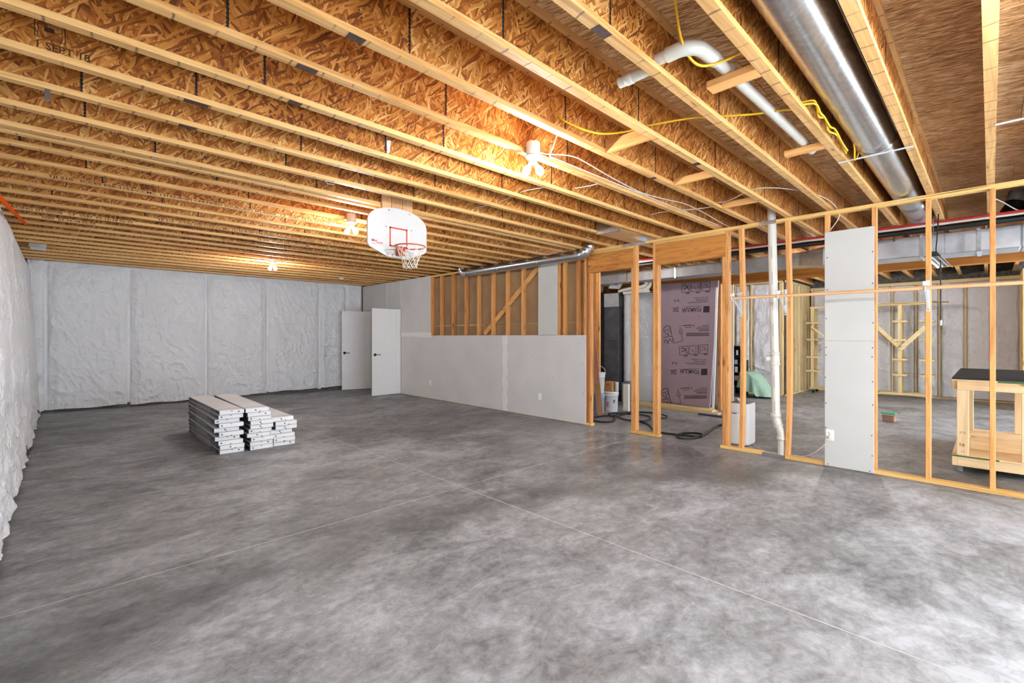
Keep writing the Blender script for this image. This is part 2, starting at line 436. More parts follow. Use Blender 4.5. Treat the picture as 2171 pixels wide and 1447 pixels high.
plain('rubber_mat', (40,41,43), 0.7, var=0.25, scale=60, bump=0.6)
plain('green_edge', (40,96,48), 0.6, var=0.1)
plain('green_lid', (70,160,110), 0.4, var=0.05)
plain('orange_fill', (196,116,44), 0.7, var=0.1, scale=40)
plain('mint_cloth', (148,178,158), 0.9, var=0.06, scale=20, spec=0.15)
plain('black_shelf', (28,27,27), 0.5, var=0.1)
plain('book_green', (112,150,84), 0.6, var=0.2, scale=30)
plain('book_blue', (150,172,206), 0.6, var=0.15, scale=30)
plain('book_white', (214,212,208), 0.6, var=0.1, scale=30)
plain('book_tan', (196,158,132), 0.6, var=0.2, scale=30)
plain('white_plastic', (212,212,212), 0.3, var=0.01)
plain('grey_plastic', (120,122,124), 0.45, var=0.05)
plain('blue_bucket', (150,166,184), 0.4, var=0.05)
plain('red_ink', (196,40,48), 0.5, var=0.04)
plain('plenum_dark', (92,92,96), 0.42, metal=0.6, var=0.15, scale=4)
plain('furnace_black', (40,40,44), 0.45, metal=0.3, var=0.2)
plain('insul_duct', (198,202,208), 0.32, metal=0.45, var=0.08, scale=6)
plain('red_pipe', (186,34,34), 0.4, var=0.05)
plain('orange_strap', (206,74,2), 0.9, var=0.05, spec=0.05)
plain('outlet', (238,237,234), 0.35, var=0.01)
plain('blue_trim', (44,54,96), 0.6, var=0.1)
plain('insul_shade_grey', (92,86,78), 0.95, var=0.25, scale=14)
m, nt, b = new_mat('bulb_glow'); b.inputs['Base Color'].default_value = (1,1,1,1)
b.inputs['Emission Color'].default_value = (*BULB_COL, 1); b.inputs['Emission Strength'].default_value = 12.0; m.cycles.emission_sampling = 'NONE'
m, nt, b = new_mat('tub_plastic'); b.inputs['Base Color'].default_value = (0.9,0.92,0.9,1); b.inputs['Roughness'].default_value = 0.15
b.inputs['Transmission Weight'].default_value = 0.85; b.inputs['IOR'].default_value = 1.2

# ------------------------------------------------------------------ measured layout (metres, camera at x = y = 0)
XL, XP, XF = -0.33, 5.92, 14.2          # left wall, stud partition front, far room wall
YB = 12.0                               # back wall
H = 2.744                               # underside of the joists
DJ, FW, FT = 0.302, 0.052, 0.032        # joist depth, flange width, flange thickness
XE = 14.45; YF = -2.6                   # far end of the slab, wall behind the camera
XBEAM = 9.0

# ------------------------------------------------------------------ floor: slabs between saw cuts
fl = thing('floor', 'mottled grey concrete basement slab with pale saw-cut joints', 'floor', (0,0,0), kind='structure')
xs = [-0.75, 2.668, 5.79, 8.9, 12.0, XE]; ys = [YF, 0.0-1.7, 3.42, 5.225, 8.6, YB+0.3]
g = 0.0038
for i in range(len(xs)-1):
    for j in range(len(ys)-1):
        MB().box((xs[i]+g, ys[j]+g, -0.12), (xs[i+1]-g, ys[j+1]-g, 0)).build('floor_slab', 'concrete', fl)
for x in xs[1:-1]: MB().box((x-g, YF, -0.1), (x+g, YB+0.3, -0.0006)).build('joint_filler', 'joint_dust', fl)
for y in ys[1:-1]: MB().box((xs[0], y-g, -0.1), (XE, y+g, -0.0007)).build('joint_filler', 'joint_dust', fl)

# ------------------------------------------------------------------ ceiling: subfloor sheets
ce = thing('ceiling', 'strand-board subfloor sheets above the open joists', 'ceiling', (0,0,H+DJ), kind='structure')
rowi = 0; x = -0.75
while x < XE:
    x1 = min(x+1.22, XE); y = YF - (1.22 if rowi % 2 else 0)
    while y < YB+0.3:
        y1 = y+2.44; a, bb = max(y, YF), min(y1, YB+0.3)
        if bb-a > 0.05: MB().box((x+0.0015, a+0.0015, H+DJ), (x1-0.0015, bb-0.0015, H+DJ+0.018)).build('subfloor_sheet', 'osb_floor', ce)
        y = y1
    x = x1; rowi += 1
MB().box((-0.75, YF, H+DJ+0.0185), (XE, YB+0.3, H+DJ+0.05)).build('underlayment', 'black_metal', ce)

# ------------------------------------------------------------------ joists
PITCH = 1.206
def flange_mesh(L_):
    hb = FW/2
    mb = MB(); mb.box((0,-hb,0), (L_,hb,FT))
    mb.mi[0] = 1
    return mb.mesh('flange', ['flange_side', 'flange_under'])
fm_cache = {}
def get_flange(L_):
    k = round(L_, 3)
    if k not in fm_cache: fm_cache[k] = flange_mesh(L_)
    return fm_cache[k]
wm_cache = {}
def get_web(L_):
    k = round(L_, 2)
    if k not in wm_cache: wm_cache[k] = MB().box((0,-0.0048,FT-0.004), (k,0.0048,DJ-FT+0.004)).mesh('web_panel', 'osb_web')
    return wm_cache[k]
zz = []; n = 22; z0, z1 = FT, DJ-FT
left = [(-0.004-(0.004 if i % 2 else 0), -0.0062, z0+(z1-z0)*i/n) for i in range(n+1)]
right = [(0.003+(0.004 if i % 2 else 0), -0.0062, z0+(z1-z0)*i/n) for i in range(n+1)]
mbj = MB()
for i in range(n): mbj.prism([left[i], right[i], right[i+1], left[i+1]], (0, 0.0124, 0))
JOINT = mbj.mesh('web_joint', 'glue')
ordn = ['zeroth','first','second','third','fourth','fifth','sixth','seventh','eighth','ninth','tenth','eleventh','twelfth','thirteenth','fourteenth','fifteenth','sixteenth','seventeenth','eighteenth','nineteenth','twentieth','twenty-first','twenty-second','twenty-third','twenty-fourth','twenty-fifth','twenty-sixth','twenty-seventh','twenty-eighth','twenty-ninth','thirtieth','thirty-first','thirty-second']
JY = {k: 0.4005*k for k in range(-1, 30)}
known = {4: 1.493, 5: 1.235, 6: 1.746, 7: 2.016, 8: 2.974, 2: 1.57, 3: 1.78}
def joist(y, xa, xb, ph, label, group):
    o = thing('floor_joist', label, 'joist', (xa, y, H), group)
    fb = inst(get_flange(xb-xa), 'bottom_flange', o, (0, 0, 0))
    inst(get_flange(xb-xa), 'top_flange', o, (0, 0, DJ-FT))
    cuts = [xa]; c = xa + ((ph-xa) % PITCH)
    if c-xa < 0.03: c += PITCH
    while c < xb-0.05: cuts.append(c); c += PITCH
    cuts.append(xb)
    for p, q in zip(cuts[:-1], cuts[1:]):
        inst(get_web(q-p-0.004), 'web_panel', o, (p-xa+0.002, 0, 0))
    for c in cuts[1:-1]: inst(JOINT, 'web_joint', o, (c-xa, 0, 0))
    return o, fb
JO = {}
for k, y in JY.items():
    xb = XBEAM+0.06 if k <= 13 else 6.3
    if k < 0: lab = 'joist with orange strand-board web just beyond the right edge of the picture'
    else: lab = 'I-joist with pale flanges and orange web over the room, %s from the right edge' % ordn[k+1]
    JO[k] = joist(y, XL-0.25, xb, known.get(k, rnd.uniform(0, PITCH)), lab, 'floor joists over the room')
JO['d'] = joist(JY[11]+0.13, XL-0.25, XBEAM+0.06, 0.7, 'extra I-joist doubled up close behind the one carrying the basketball hoop', 'floor joists over the room')
for k in range(-1, 9):
    joist(JY[k]+0.06, XBEAM+0.04, XF+0.1, rnd.uniform(0, PITCH), 'I-joist beyond the dropped beam over the far room, %s from the right' % ordn[k+2], 'joists over the far room')
# manufacturer's print on the joist flanges and webs
TXT = 'TJI 210   ICCES ESR-1153\u2022CCMC 13132-R\u2022SFI CERTIFIED SOURCING SFI-00008   CF  0589  03-16-18 02-29'
def stamp(k, x, txt=TXT, width=2.42, end=None):
    mb = MB()
    if end is not None: x = end-width
    put_text(mb, txt, (x, JY[k]-FW/2-0.0008, H+0.006), (1,0,0), (0,0,1), 0.022, width)
    mb.build('lettering', 'stamp_ink', JO[k][1], 'dark printed lettering')['kind'] = 'stuff'
stamp(14, -0.08); stamp(17, 0.81); stamp(18, 1.98); stamp(19, 1.62); stamp(21, 1.9); stamp(22, 2.6)
stamp(18, 0, 'RCING SFI-00008   CF  0589  03-16-18 02-29', 1.0, end=0.62)
stamp(19, 0, '0589  03-16-18 02-29', 0.46, end=0.3)
def web_stamp(k, u, v, txt, cap, mark=True):
    p = onY(u, v, JY[k]-0.0056); mb = MB()
    if txt: put_text(mb, txt, p, (1,0,0), (0,0,1), cap)
    if mark:
        for x0, x1, y0, y1 in ((0,0.11,0.05,0.054),(0,0.004,0.05,0.13),(0.106,0.11,0.05,0.13),(0,0.11,0.126,0.13),(0.012,0.098,0.06,0.063),(0.012,0.015,0.06,0.12),(0.095,0.098,0.06,0.12),(0.012,0.098,0.117,0.12),(0.035,0.07,0.085,0.108)):
            quad(mb, p, (1,0,0), (0,0,1), x0, x1, y0, y1)
    mb.build('lettering', 'stamp_ink', JO[k][0], 'dark stamped mark')['kind'] = 'stuff'
web_stamp(8, 72, 96, '1 SEPT 18', 0.034); web_stamp(9, 636, 270, '', 0.03)
for k, u, v, l in ((3,1262,75,0.10),(5,748,88,0.08),(6,645,152,0.10),(7,622,222,0.07),(8,414,222,0.12),(9,372,310,0.09),(4,1468,350,0.06),(5,1368,382,0.05)):
    p = onZ(u, v, H); y = JY[k]
    MB().box((p.x-l/2, y-FW/2+0.004, H-0.0012), (p.x+l/2, y+FW/2-0.001, H+0.001)).build('paint_patch', 'paint_patch', JO[k][1], 'dark brown paint patch')

# ------------------------------------------------------------------ insulation blanket walls
def vnoise(x, y, seed):
    xi, yi = np.floor(x).astype(int), np.floor(y).astype(int); xf, yf = x-xi, y-yi
    def h(i, j):
        n = np.sin(i*127.1+j*311.7+seed*74.7)*43758.5453; return n-np.floor(n)
    u, v = xf*xf*(3-2*xf), yf*yf*(3-2*yf)
    return (h(xi,yi)*(1-u)+h(xi+1,yi)*u)*(1-v)+(h(xi,yi+1)*(1-u)+h(xi+1,yi+1)*u)*v
def ridged(x, y, seed):
    return 1-np.abs(2*vnoise(x, y, seed)-1)
def blanket(a, b, top, botf, place, seed, res=0.016, amp=1.0, plump=0.05, loose=0.0):
    """one width of blanket between two fixing battens; place(s, z, d) -> point, s along the wall, d out of it"""
    ns = max(6, int((b-a)/res)); nz = max(6, int(top/res))
    S, T = np.meshgrid(np.linspace(0, 1, ns+1), np.linspace(0, 1, nz+1), indexing='ij')
    s = a+(b-a)*S; bot = botf(s); z = bot+(top-bot)*T
    low = np.clip(1.15-T, 0.15, 1.0); side = np.clip(1-4*np.minimum(S, 1-S), 0, 1)
    wx = s+0.12*vnoise(s*3, z*3, seed+5); wz = z+0.15*vnoise(s*2.5+9, z*2.5, seed+6)
    w = 0.020*ridged(wx*3.2+wz*1.6, wz*3.6-wx*1.0, seed)**3*low
    w += 0.012*ridged(wx*9+wz*3, wz*6, seed+1)**3*(0.4+0.6*low)
    w += 0.016*ridged(wx*14, wz*1.6, seed+2)**2*side
    w += 0.006*ridged(wx*22+wz*9, wz*20-wx*8, seed+3)**2*low
    env = np.clip(np.minimum(S, 1-S)*9, 0, 1)**0.6
    if loose: env = np.maximum(env, np.clip(1.15-T*loose, 0, 0.9))
    d = 0.012+env*(plump*(0.55+0.45*np.sin(np.pi*np.clip(1-T, 0, 1)))+amp*w)
    d = d*np.clip((1-T)*14+0.15, 0, 1)
    V = [place(s[i,j], z[i,j], d[i,j]) for i in range(ns+1) for j in range(nz+1)]
    q = nz+1
    return V, [(i*q+j, (i+1)*q+j, (i+1)*q+j+1, i*q+j+1) for i in range(ns) for j in range(nz)]
wb = thing('wall_back', 'back foundation wall hung with white wrinkled poly insulation blanket', 'wall', (2.8, YB, 0), kind='structure')
MB().box((-0.75, YB+0.002, 0), (XE+0.2, YB+0.25, H+DJ)).build('foundation', 'concrete_wall', wb)
seams = [-0.46, -0.20, 0.968, 2.277, 3.525, 4.75, 5.45, XP]
place_b = lambda s, z, d: (s, YB-0.01-d, z)
for i, (a, bb) in enumerate(zip(seams[:-1], seams[1:])):
    bt = (0.05, 0.05, 0.04, 0.055, 0.075, 0.09, 0.10)[i]
    V, Fc = blanket(a+0.02, bb-0.02, H+0.07, lambda s, bt=bt: bt+0.008*np.sin(s*9+i), place_b, 11+i*7, amp=2.0 if bb-a > 0.5 else 1.0)
    mb = MB(); mb.add(V, [f[::-1] for f in Fc], True); mb.build('insulation_blanket', 'poly_white', wb)
for i, s in enumerate(seams[1:-1]):
    MB().rbox((s-0.045, YB-0.024, 0.05+0.03*(i % 2)), (s+0.045, YB-0.004, H+0.06), 0.006).build('seam_strip', 'poly_white', wb)
MB().tube(smooth_path([(XL+0.02+(XP-XL-0.04)*t/14, YB-0.03-0.008*(t % 2), H+0.022+0.006*math.sin(t*2.1)) for t in range(15)], 3), 0.016, 8).build('rolled_edge', 'poly_white', wb)
MB().box((XL, YB-0.03, 0), (XP-0.02, YB-0.001, 0.04)).build('footing_lip', 'concrete_wall', wb)
wl = thing('wall_left', 'left foundation wall covered in loose white poly insulation blanket', 'wall', (XL, 4.0, 0), kind='structure')
MB().box((-0.75, YF, 0), (-0.475, YB+0.2, H-0.002)).build('foundation', 'concrete_wall', wl)
MB().box((-0.75, YF, H-0.002), (-0.60, YB+0.2, H+DJ)).build('rim_board', 'osb_web', wl)
ls = [YF, -1.0, 0.2, 1.42, 2.64, 3.86, 5.1, 6.3, 7.5, 8.75, 9.95, 11.1, YB-0.03]
def left_bot(s): return 0.02+0.03*(vnoise(s*1.1, s*0+3, 4))+0.05*np.clip((7.6-s)*0.25, 0, 1)*vnoise(s*0.6, s*0+1.5, 9)
place_l = lambda s, z, d: (-0.46+0.10*(1-z/H)+d*(1.0+0.4*max(0, 1-z/0.7)), s, z)
for i, (a, bb) in enumerate(zip(ls[:-1], ls[1:])):
    V, Fc = blanket(a+0.008, bb-0.008, H-0.005, left_bot, place_l, 101+i*5, res=0.03 if bb < 5 else 0.02, plump=0.055, amp=1.15, loose=2.2)
    mb = MB(); mb.add(V, Fc, True); mb.build('insulation_blanket', 'poly_white', wl)
for s in ls[1:-1]: MB().rbox((-0.468, s-0.04, 0.05), (-0.445, s+0.04, H-0.02), 0.006).build('seam_strip', 'poly_white', wl)
wf = thing('wall_front', 'unseen wall behind the camera position with glass doors added for daylight', 'wall', (6, YF, 0), kind='structure')
for x0, x1, z0, z1 in ((-0.75, 0.3, 0, H+DJ), (0.3, 5.5, 2.2, H+DJ), (5.5, 7.6, 0, H+DJ), (7.6, 12.6, 2.2, H+DJ), (12.6, XE, 0, H+DJ)): MB().box((x0, YF-0.12, z0), (x1-0.002, YF, z1)).build('drywall_sheet', 'drywall', wf)
m, nt, b = new_mat('clear_glass'); tr_ = nt.nodes.new('ShaderNodeBsdfTransparent'); gl_ = nt.nodes.new('ShaderNodeBsdfGlossy'); gl_.inputs['Roughness'].default_value = 0.02
ms_ = nt.nodes.new('ShaderNodeMixShader'); ms_.inputs[0].default_value = 0.06; L(nt, tr_.outputs[0], ms_.inputs[1]); L(nt, gl_.outputs[0], ms_.inputs[2]); L(nt, ms_.outputs[0], nt.nodes['Material Output'].inputs[0])
for n_, (x0, x1) in enumerate(((0.3, 5.5), (7.6, 12.6))):  # glazed openings added out of view so sky light fills the room
    wd = thing('fill_window_%d' % (n_+1), 'wide glass doors added behind the camera for daylight fill, %s opening' % ('nearer' if n_ == 0 else 'farther'), 'fill_window', ((x0+x1)/2, YF, 0), kind='structure')
    for i in range(5): xx = x0+(x1-x0)*i/4; MB().box((max(x0, xx-0.03), YF-0.08, 0), (min(x1, xx+0.03), YF-0.03, 2.2)).build('frame_stile', 'door_paint', wd)
    for z0, z1 in ((0, 0.06), (2.14, 2.2)): MB().box((x0, YF-0.079, z0), (x1, YF-0.031, z1)).build('frame_rail', 'door_paint', wd)
    for i in range(4): xx = x0+(x1-x0)*i/4; MB().box((xx+0.03, YF-0.057, 0.06), (xx+(x1-x0)/4-0.03, YF-0.053, 2.14)).build('pane', 'clear_glass', wd)

# ------------------------------------------------------------------ stud partition on the right
wr = thing('wall_right', 'open stud partition with half-height drywall and two framed doorways', 'wall', (XP, 4, 0), kind='structure')
D2 = 0.089
def stud(y0, z0=0.038, z1=H-0.038, w=0.038, lean=0.0, mat='stud'):
    mb = MB()
    if lean == 0: mb.rbox((XP, y0-w, z0), (XP+D2, y0, z1), 0.003)
    else:
        n = 8
        for i in range(n):
            a, b_ = i/n, (i+1)/n
            f0, f1 = lean*math.sin(a*math.pi*0.5+0.0)*(1-a), lean*math.sin(b_*math.pi*0.5)*(1-b_)
            q = [(XP, y0-w+f0, z0+(z1-z0)*a), (XP, y0+f0, z0+(z1-z0)*a), (XP, y0+f1, z0+(z1-z0)*b_), (XP, y0-w+f1, z0+(z1-z0)*b_)]
            r = [(x+D2, y, z) for x, y, z in q]
            mb.add(q+r, [(0,1,2,3)[::-1],(4,5,6,7),(1,5,6,2)[::-1],(0,3,7,4)[::-1]]+([(0,4,5,1)[::-1]] if i == 0 else [])+([(3,2,6,7)[::-1]] if i == n-1 else []))
    return mb.build('stud', mat, wr)
for y in (8.724, 8.346, 7.937, 7.505, 7.10, 6.676, 6.268, 5.862, 5.45, 5.002, 4.901, 4.619, 4.469): stud(y)
stud(4.387, 0.038, 2.385)
stud(3.624, 0.038, 2.385); stud(3.585)
stud(3.28); stud(3.241, 0.038, 2.385)
stud(2.334, 0.038, 2.385); stud(2.295)
stud(2.137, lean=-0.06); stud(1.633, lean=-0.07); stud(1.25); stud(0.843); stud(0.433); stud(0.006); stud(-0.40); stud(-0.81); stud(-1.21)
for y in (11.93, 11.52, 9.96): stud(y)
def ybar(name, y0, y1, z0, z1, mat, x0=XP, x1=XP+D2, r=0.003):
    return MB().rbox((x0, min(y0,y1), z0), (x1, max(y0,y1), z1), r).build(name, mat, wr)
ybar('bottom_plate', -2.2, 1.635, 0, 0.038, 'plate'); ybar('bottom_plate', 1.875, 2.36, 0, 0.038, 'plate')
ybar('bottom_plate', 3.19, 3.645, 0, 0.038, 'plate'); ybar('bottom_plate', 4.33, 9.96, 0, 0.038, 'plate'); ybar('bottom_plate', 11.49, YB-0.05, 0, 0.038, 'plate')
ybar('top_plate', -2.2, 2.1, H-0.038, H-0.001, 'plate'); ybar('top_plate', 2.102, 6.2, H-0.038, H-0.001, 'plate'); ybar('top_plate', 6.202, YB-0.05, H-0.038, H-0.001, 'plate')
for y0, y1 in ((4.39, 3.586), (3.242, 2.296)):
    ybar('header', y0, y1, 2.385, 2.668, 'header', XP-0.001, XP+0.037); ybar('header', y0, y1, 2.385, 2.668, 'header', XP+0.05, XP+0.088)
    ybar('cripple_plate', y0, y1, 2.669, 2.705, 'plate')
MB().prism([(XP-0.0006, y, z) for y, z in ((0.85,H-0.026),(0.5,H-0.021),(0.2,H-0.018),(0.02,H-0.014),(0.0,H-0.010),(0.25,H-0.013),(0.5,H-0.018),(0.85,H-0.0245))], (0.003,0,0)).build('crack', 'glue', wr, 'dark split in the timber')
MB().beam((XP+0.062, 6.93, 1.44), (XP+0.062, 5.40, 2.67), 0.024, 0.085, (-0.2,0.6,0.75)).build('diagonal_brace', 'block', wr)
# drywall: front sheets and the brown backs of the sheets on the far side
XD = XP-0.013
def sheet(y0, y1, z0, z1, mat='drywall', x0=XD, x1=XP-0.0005):
    return MB().rbox((x0, min(y0,y1), z0), (x1, max(y0,y1), z1), 0.002).build('drywall_sheet', mat, wr)
sheet(4.423, 6.268, 0.012, 1.414); sheet(6.271, 9.93, 0.012, 1.414); sheet(8.70, 9.93, 1.417, H-0.002)
sheet(9.935, 10.62, 2.085, H-0.002); sheet(10.623, 11.60, 2.085, H-0.002); sheet(11.50, YB-0.06, 0.012, 2.084); sheet(11.603, YB-0.06, 2.085, H-0.002)
sheet(5.005, 5.437, 1.418, 2.64, 'drywall_panel')
pan = sheet(0.822, 1.246, 0.006, 1.345, 'drywall_panel'); pan2 = sheet(0.820, 1.246, 1.347, 2.513, 'drywall_panel')
for y0, y1 in ((8.80, 7.55), (7.547, 6.30), (6.297, 5.05), (5.047, 4.50)):
    sheet(y0, y1, 0.0, 1.62, 'kraft', XP+D2+0.001, XP+D2+0.014); sheet(y0, y1, 1.623, 2.69, 'kraft', XP+D2+0.001, XP+D2+0.014)
MB().box((XP+D2-0.003, 7.0, 1.617), (XP+D2+0.0008, 8.55, 1.626)).build('seam_line', 'joint_compound', wr)
def compound(pts): MB().prism([(XD-0.0015, y, z) for y, z in pts], (0.0018, 0, 0)).build('joint_compound', 'joint_compound', wr)
compound([(6.21+0.02*math.sin(i*2.3), 0.02+1.39*i/14) for i in range(15)]+[(6.335+0.015*math.sin(i*1.7), 1.41-1.39*i/14) for i in range(15)])
compound([(8.66, 1.36), (8.66, 1.475), (9.2, 1.49), (9.93, 1.485), (9.93, 1.395), (9.3, 1.385)])
compound([(9.915, 2.1), (9.915, H-0.01), (9.955, H-0.01), (9.955, 2.1)]); compound([(10.60, 2.1), (10.60, H-0.01), (10.645, H-0.01), (10.645, 2.1)])
SCREW = MB().lathe((0,0,0), [(0.006, 0), (0.006, 0.0012)], 8, (-1,0,0)).mesh('screw', 'screw')
for u, v in ((1754,546),(1850,533),(1754,614),(1850,600)):
    p = onX(u, v, XD); inst(SCREW, 'screw', pan2, Vector((XD, p.y, p.z))-world_loc(pan2))
for u, v in ((1752,675),(1851,684),(1751,736),(1850,737),(1751,752),(1849,756),(1750,799),(1850,809),(1751,854),(1850,858),(1751,906),(1848,923),(1849,966),(1755,983),(1844,998)):
    p = onX(u, v, XD); tgt = pan if p.z < 1.345 else pan2
    inst(SCREW, 'screw', tgt, Vector((XD, p.y, p.z))-world_loc(tgt))
hw = [o for o in wr.children if o.name.startswith('drywall_sheet')][0]
for y, z in ((4.47,1.37),(4.48,0.95),(4.48,0.5),(4.47,0.08),(4.9,0.95),(5.1,1.3),(5.1,0.7),(5.3,0.35),(5.6,1.05),(5.7,0.6),(5.9,1.25),(5.9,0.2)):
    inst(SCREW, 'screw', hw, Vector((XD, y, z))-world_loc(hw))
# grey steel shields where pipes cross the plates
def plate_shield(y0, y1, z0, z1, label):
    o = MB().rbox((XP-0.004, y0, z0), (XP-0.0005, y1, z1), 0.001).add([], []).box((XP-0.004, y0, z1-0.001), (XP+0.07, y1, z1+0.002)).build('steel_shield', 'galvanised')
    tag(o, label, 'steel plate', 'steel shields on the plates')
plate_shield(1.725, 1.905, H-0.046, H-0.004, 'grey steel shield plate on the top plate above the white drain pipe')
plate_shield(3.38, 3.77, H-0.046, H-0.004, 'long grey steel shield plate on the top plate over the doorway posts')
o = MB().rbox((XP-0.006, 1.640, 0.0), (XP+D2+0.004, 1.870, 0.034), 0.003).build('floor_flange', 'galvanised'); tag(o, 'grey metal base plate set in the bottom plate under the white pipe', 'base plate')

# ------------------------------------------------------------------ double doors standing open into the room
def door(n, hinge_y, ang, label, side):
    """leaf hinged at (XP, hinge_y), swung into the room; ang measured from -x towards +y"""
    t = thing('door_%d' % n, label, 'door', (XD-0.005, hinge_y, 0.015), kind='structure')
    Mx = Matrix.Translation((XD-0.005, hinge_y, 0.015)) @ Matrix.Rotation(math.pi-ang, 4, 'Z')
    W, Ht, T = 0.73, 2.03, 0.035
    mb = MB(); s = 0.115; y0, y1 = -T/2, T/2
    mb.box((0,y0,0), (s,y1,Ht), M=Mx); mb.box((W-s,y0,0), (W,y1,Ht), M=Mx); mb.box((s,y0,0), (W-s,y1,0.2), M=Mx); mb.box((s,y0,Ht-0.115), (W-s,y1,Ht), M=Mx)
    leaf = mb.build('leaf', 'door_paint', t)
    MB().box((s-0.004,y0+0.009,0.196), (W-s+0.004,y1-0.009,Ht-0.111), M=Mx).build('recessed_panel', 'door_paint', leaf)
    for sg in (1, -1):
        hd = MB(); c = Mx @ Vector((W-0.065, sg*T/2, 0.95)); ax = (Mx.to_3x3() @ Vector((0, sg, 0)))
        hd.lathe(c, [(0.034,0),(0.034,0.008),(0.012,0.010),(0.012,0.045),(0.014,0.055)], 18, ax)
        a = c+ax*0.048; b_ = Mx.to_3x3() @ Vector((-0.12, 0, 0)); hd.beam(a, a+b_, 0.012, 0.016)
        hd.build('lever_handle', 'black_metal', leaf, 'black lever handle')
    for z in (0.22, 1.02, 1.80):
        MB().tube([Mx @ Vector((-0.006, side*(T/2+0.004), z)), Mx @ Vector((-0.006, side*(T/2+0.004), z+0.10))], 0.011, 8).build('hinge', 'black_metal', t, 'black hinge')
    return t
door(1, 11.455, math.radians(17), 'white one-panel door farther from camera, standing open by the back wall', -1)
door(2, 9.985, math.radians(0), 'white one-panel door nearer the half wall, standing open', -1)
dj = thing('trim_1', 'white jamb of the double doorway', 'trim', (XP, 10.7, 0), kind='structure')
for y0, y1 in ((9.962, 9.98), (11.462, 11.48)): MB().box((XD, y0, 0), (XP+D2+0.012, y1, 2.06)).build('side_jamb', 'door_paint', dj)
MB().box((XD, 9.962, 2.06), (XP+D2+0.012, 11.48, 2.078)).build('head_jamb', 'door_paint', dj)
MB().box((XP+0.9, 9.4, 0), (XP+0.92, YB-0.001, H)).build('closet_back', 'drywall', dj)

# ------------------------------------------------------------------ lamps
def lamp(x, y, label, z=H-0.03, lit=True, bulbs=2, ang=0.6):
    t = thing('bulb_fixture', label, 'light fixture', (x, y, z), 'bare bulb fixtures on the joists')
    MB().lathe((x, y, z), [(0.05,0.09),(0.052,0.085),(0.052,0.0),(0.05,-0.004)], 20).build('ceiling_box', 'white_plastic', t)
    MB().lathe((x, y, z-0.004), [(0.055,0),(0.057,-0.008),(0.05,-0.018),(0.022,-0.024),(0.02,-0.04),(0.017,-0.042)], 20).build('lampholder', 'white_plastic', t)
    for i in range(bulbs):
        sg = (1 if i == 0 else -1); d = Vector((sg*math.sin(ang)*0.6, -sg*math.sin(ang)*0.6, -math.cos(ang))).normalized()
        b0 = Vector((x, y, z-0.03))+d*0.012
        MB().lathe(b0, [(0.016,0),(0.017,0.02),(0.014,0.035)], 14, d).build('socket', 'white_plastic', t)
        MB().lathe(b0+d*0.03, [(0.013,0),(0.014,0.012),(0.024,0.032),(0.030,0.05),(0.029,0.066),(0.02,0.08),(0.006,0.087)], 10, d).build('bulb', 'bulb_glow' if lit else 'white_plastic', t, 'glowing bulb' if lit else None)
    if lit:            # the light of the bulbs, a small sphere hanging just under them
        ld = bpy.data.lights.new('bulb_light', 'POINT'); ld.energy = BULB_W*bulbs; ld.color = BULB_COL; ld.shadow_soft_size = 0.03
        lo_ = bpy.data.objects.new('bulb_light', ld); C.objects.link(lo_); lo_.parent = t; lo_.location = (0, 0, -0.175 if bulbs > 1 else -0.18)
    return t
lamp(2.47, 2.324, 'bare twin-bulb fixture shining brightest, nearest the camera')
lamp(2.40, 5.127, 'bare twin-bulb fixture just left of the basketball backboard')
lamp(2.70, 8.89, 'bare bulb fixture shining near the white back wall')
lamp(2.45, -0.479, 'bare twin-bulb fixture behind the camera position')
lamp(10.8, 1.984, 'bare twin-bulb fixture in the far room behind the drywall strip, farther one')
lamp(9.9, 1.740, 'bare twin-bulb fixture added to brighten the far room, hidden behind the drywall strip')  # second far-room lamp, added out of sight for brightness
lamp(6.95, 4.614, 'bare bulb fixture added to light the utility room, hidden above the doorway header', z=H+0.1, bulbs=1)  # extra lamp added out of sight to light the utility room
o = MB().lathe((4.64, JY[26], H-0.0005), [(0.05,0),(0.055,-0.02),(0.04,-0.035),(0.02,-0.038)], 18).build('smoke_detector', 'white_plastic'); tag(o, 'small round white detector on the joists near the back corner', 'detector')

# ------------------------------------------------------------------ basketball hoop on the joists
YH = JY[11]-FW/2-0.045
hoop = thing('basketball_hoop', 'white fan-shaped mini basketball backboard with orange rim hung from joists', 'basketball hoop', (2.55, YH, 2.22))
for x0, x1 in ((2.364, 2.47), (2.475, 2.60), (2.605, 2.722)): MB().rbox((x0, YH+0.012, 2.42), (x1, YH+0.044, 3.0), 0.003).build('mounting_board', 'mount_wood', hoop, 'bare wooden mounting board')
ol = []
for i in range(25):       # arched top, straight sides, chamfered bottom
    t = math.pi*(1-i/24); ol.append((2.5415+0.3485*math.cos(t), 2.555+0.178*math.sin(t)**0.9))
ol += [(2.89, 2.33), (2.865, 2.30), (2.66, 2.215), (2.42, 2.215), (2.215, 2.30), (2.193, 2.33)]
bb_ = MB().prism([(x, YH-0.006, z) for x, z in ol], (0, 0.016, 0)).build('backboard', 'backboard_white', hoop)
mb = MB(); yq = YH-0.0072
for x0, x1, z0, z1 in ((2.436,2.648,2.514,2.530),(2.436,2.648,2.326,2.342),(2.436,2.452,2.326,2.530),(2.632,2.648,2.326,2.530)): mb.box((x0, yq, z0), (x1, yq+0.0015, z1))
mb.build('target_square', 'red_print', bb_, 'orange-red painted target square')
mb = MB(); put_text(mb, 'Mini', (2.236, yq, 2.352), (1,0,0), (0,0,1), 0.026, 0.062); put_text(mb, 'court', (2.292, yq, 2.337), (1,0,0), (0,0,1), 0.024, 0.07); quad(mb, (0,yq,0), (1,0,0), (0,0,1), 2.236, 2.292, 2.330, 2.334)
mb.build('lettering', 'red_ink', bb_, 'small red lettering')['kind'] = 'stuff'
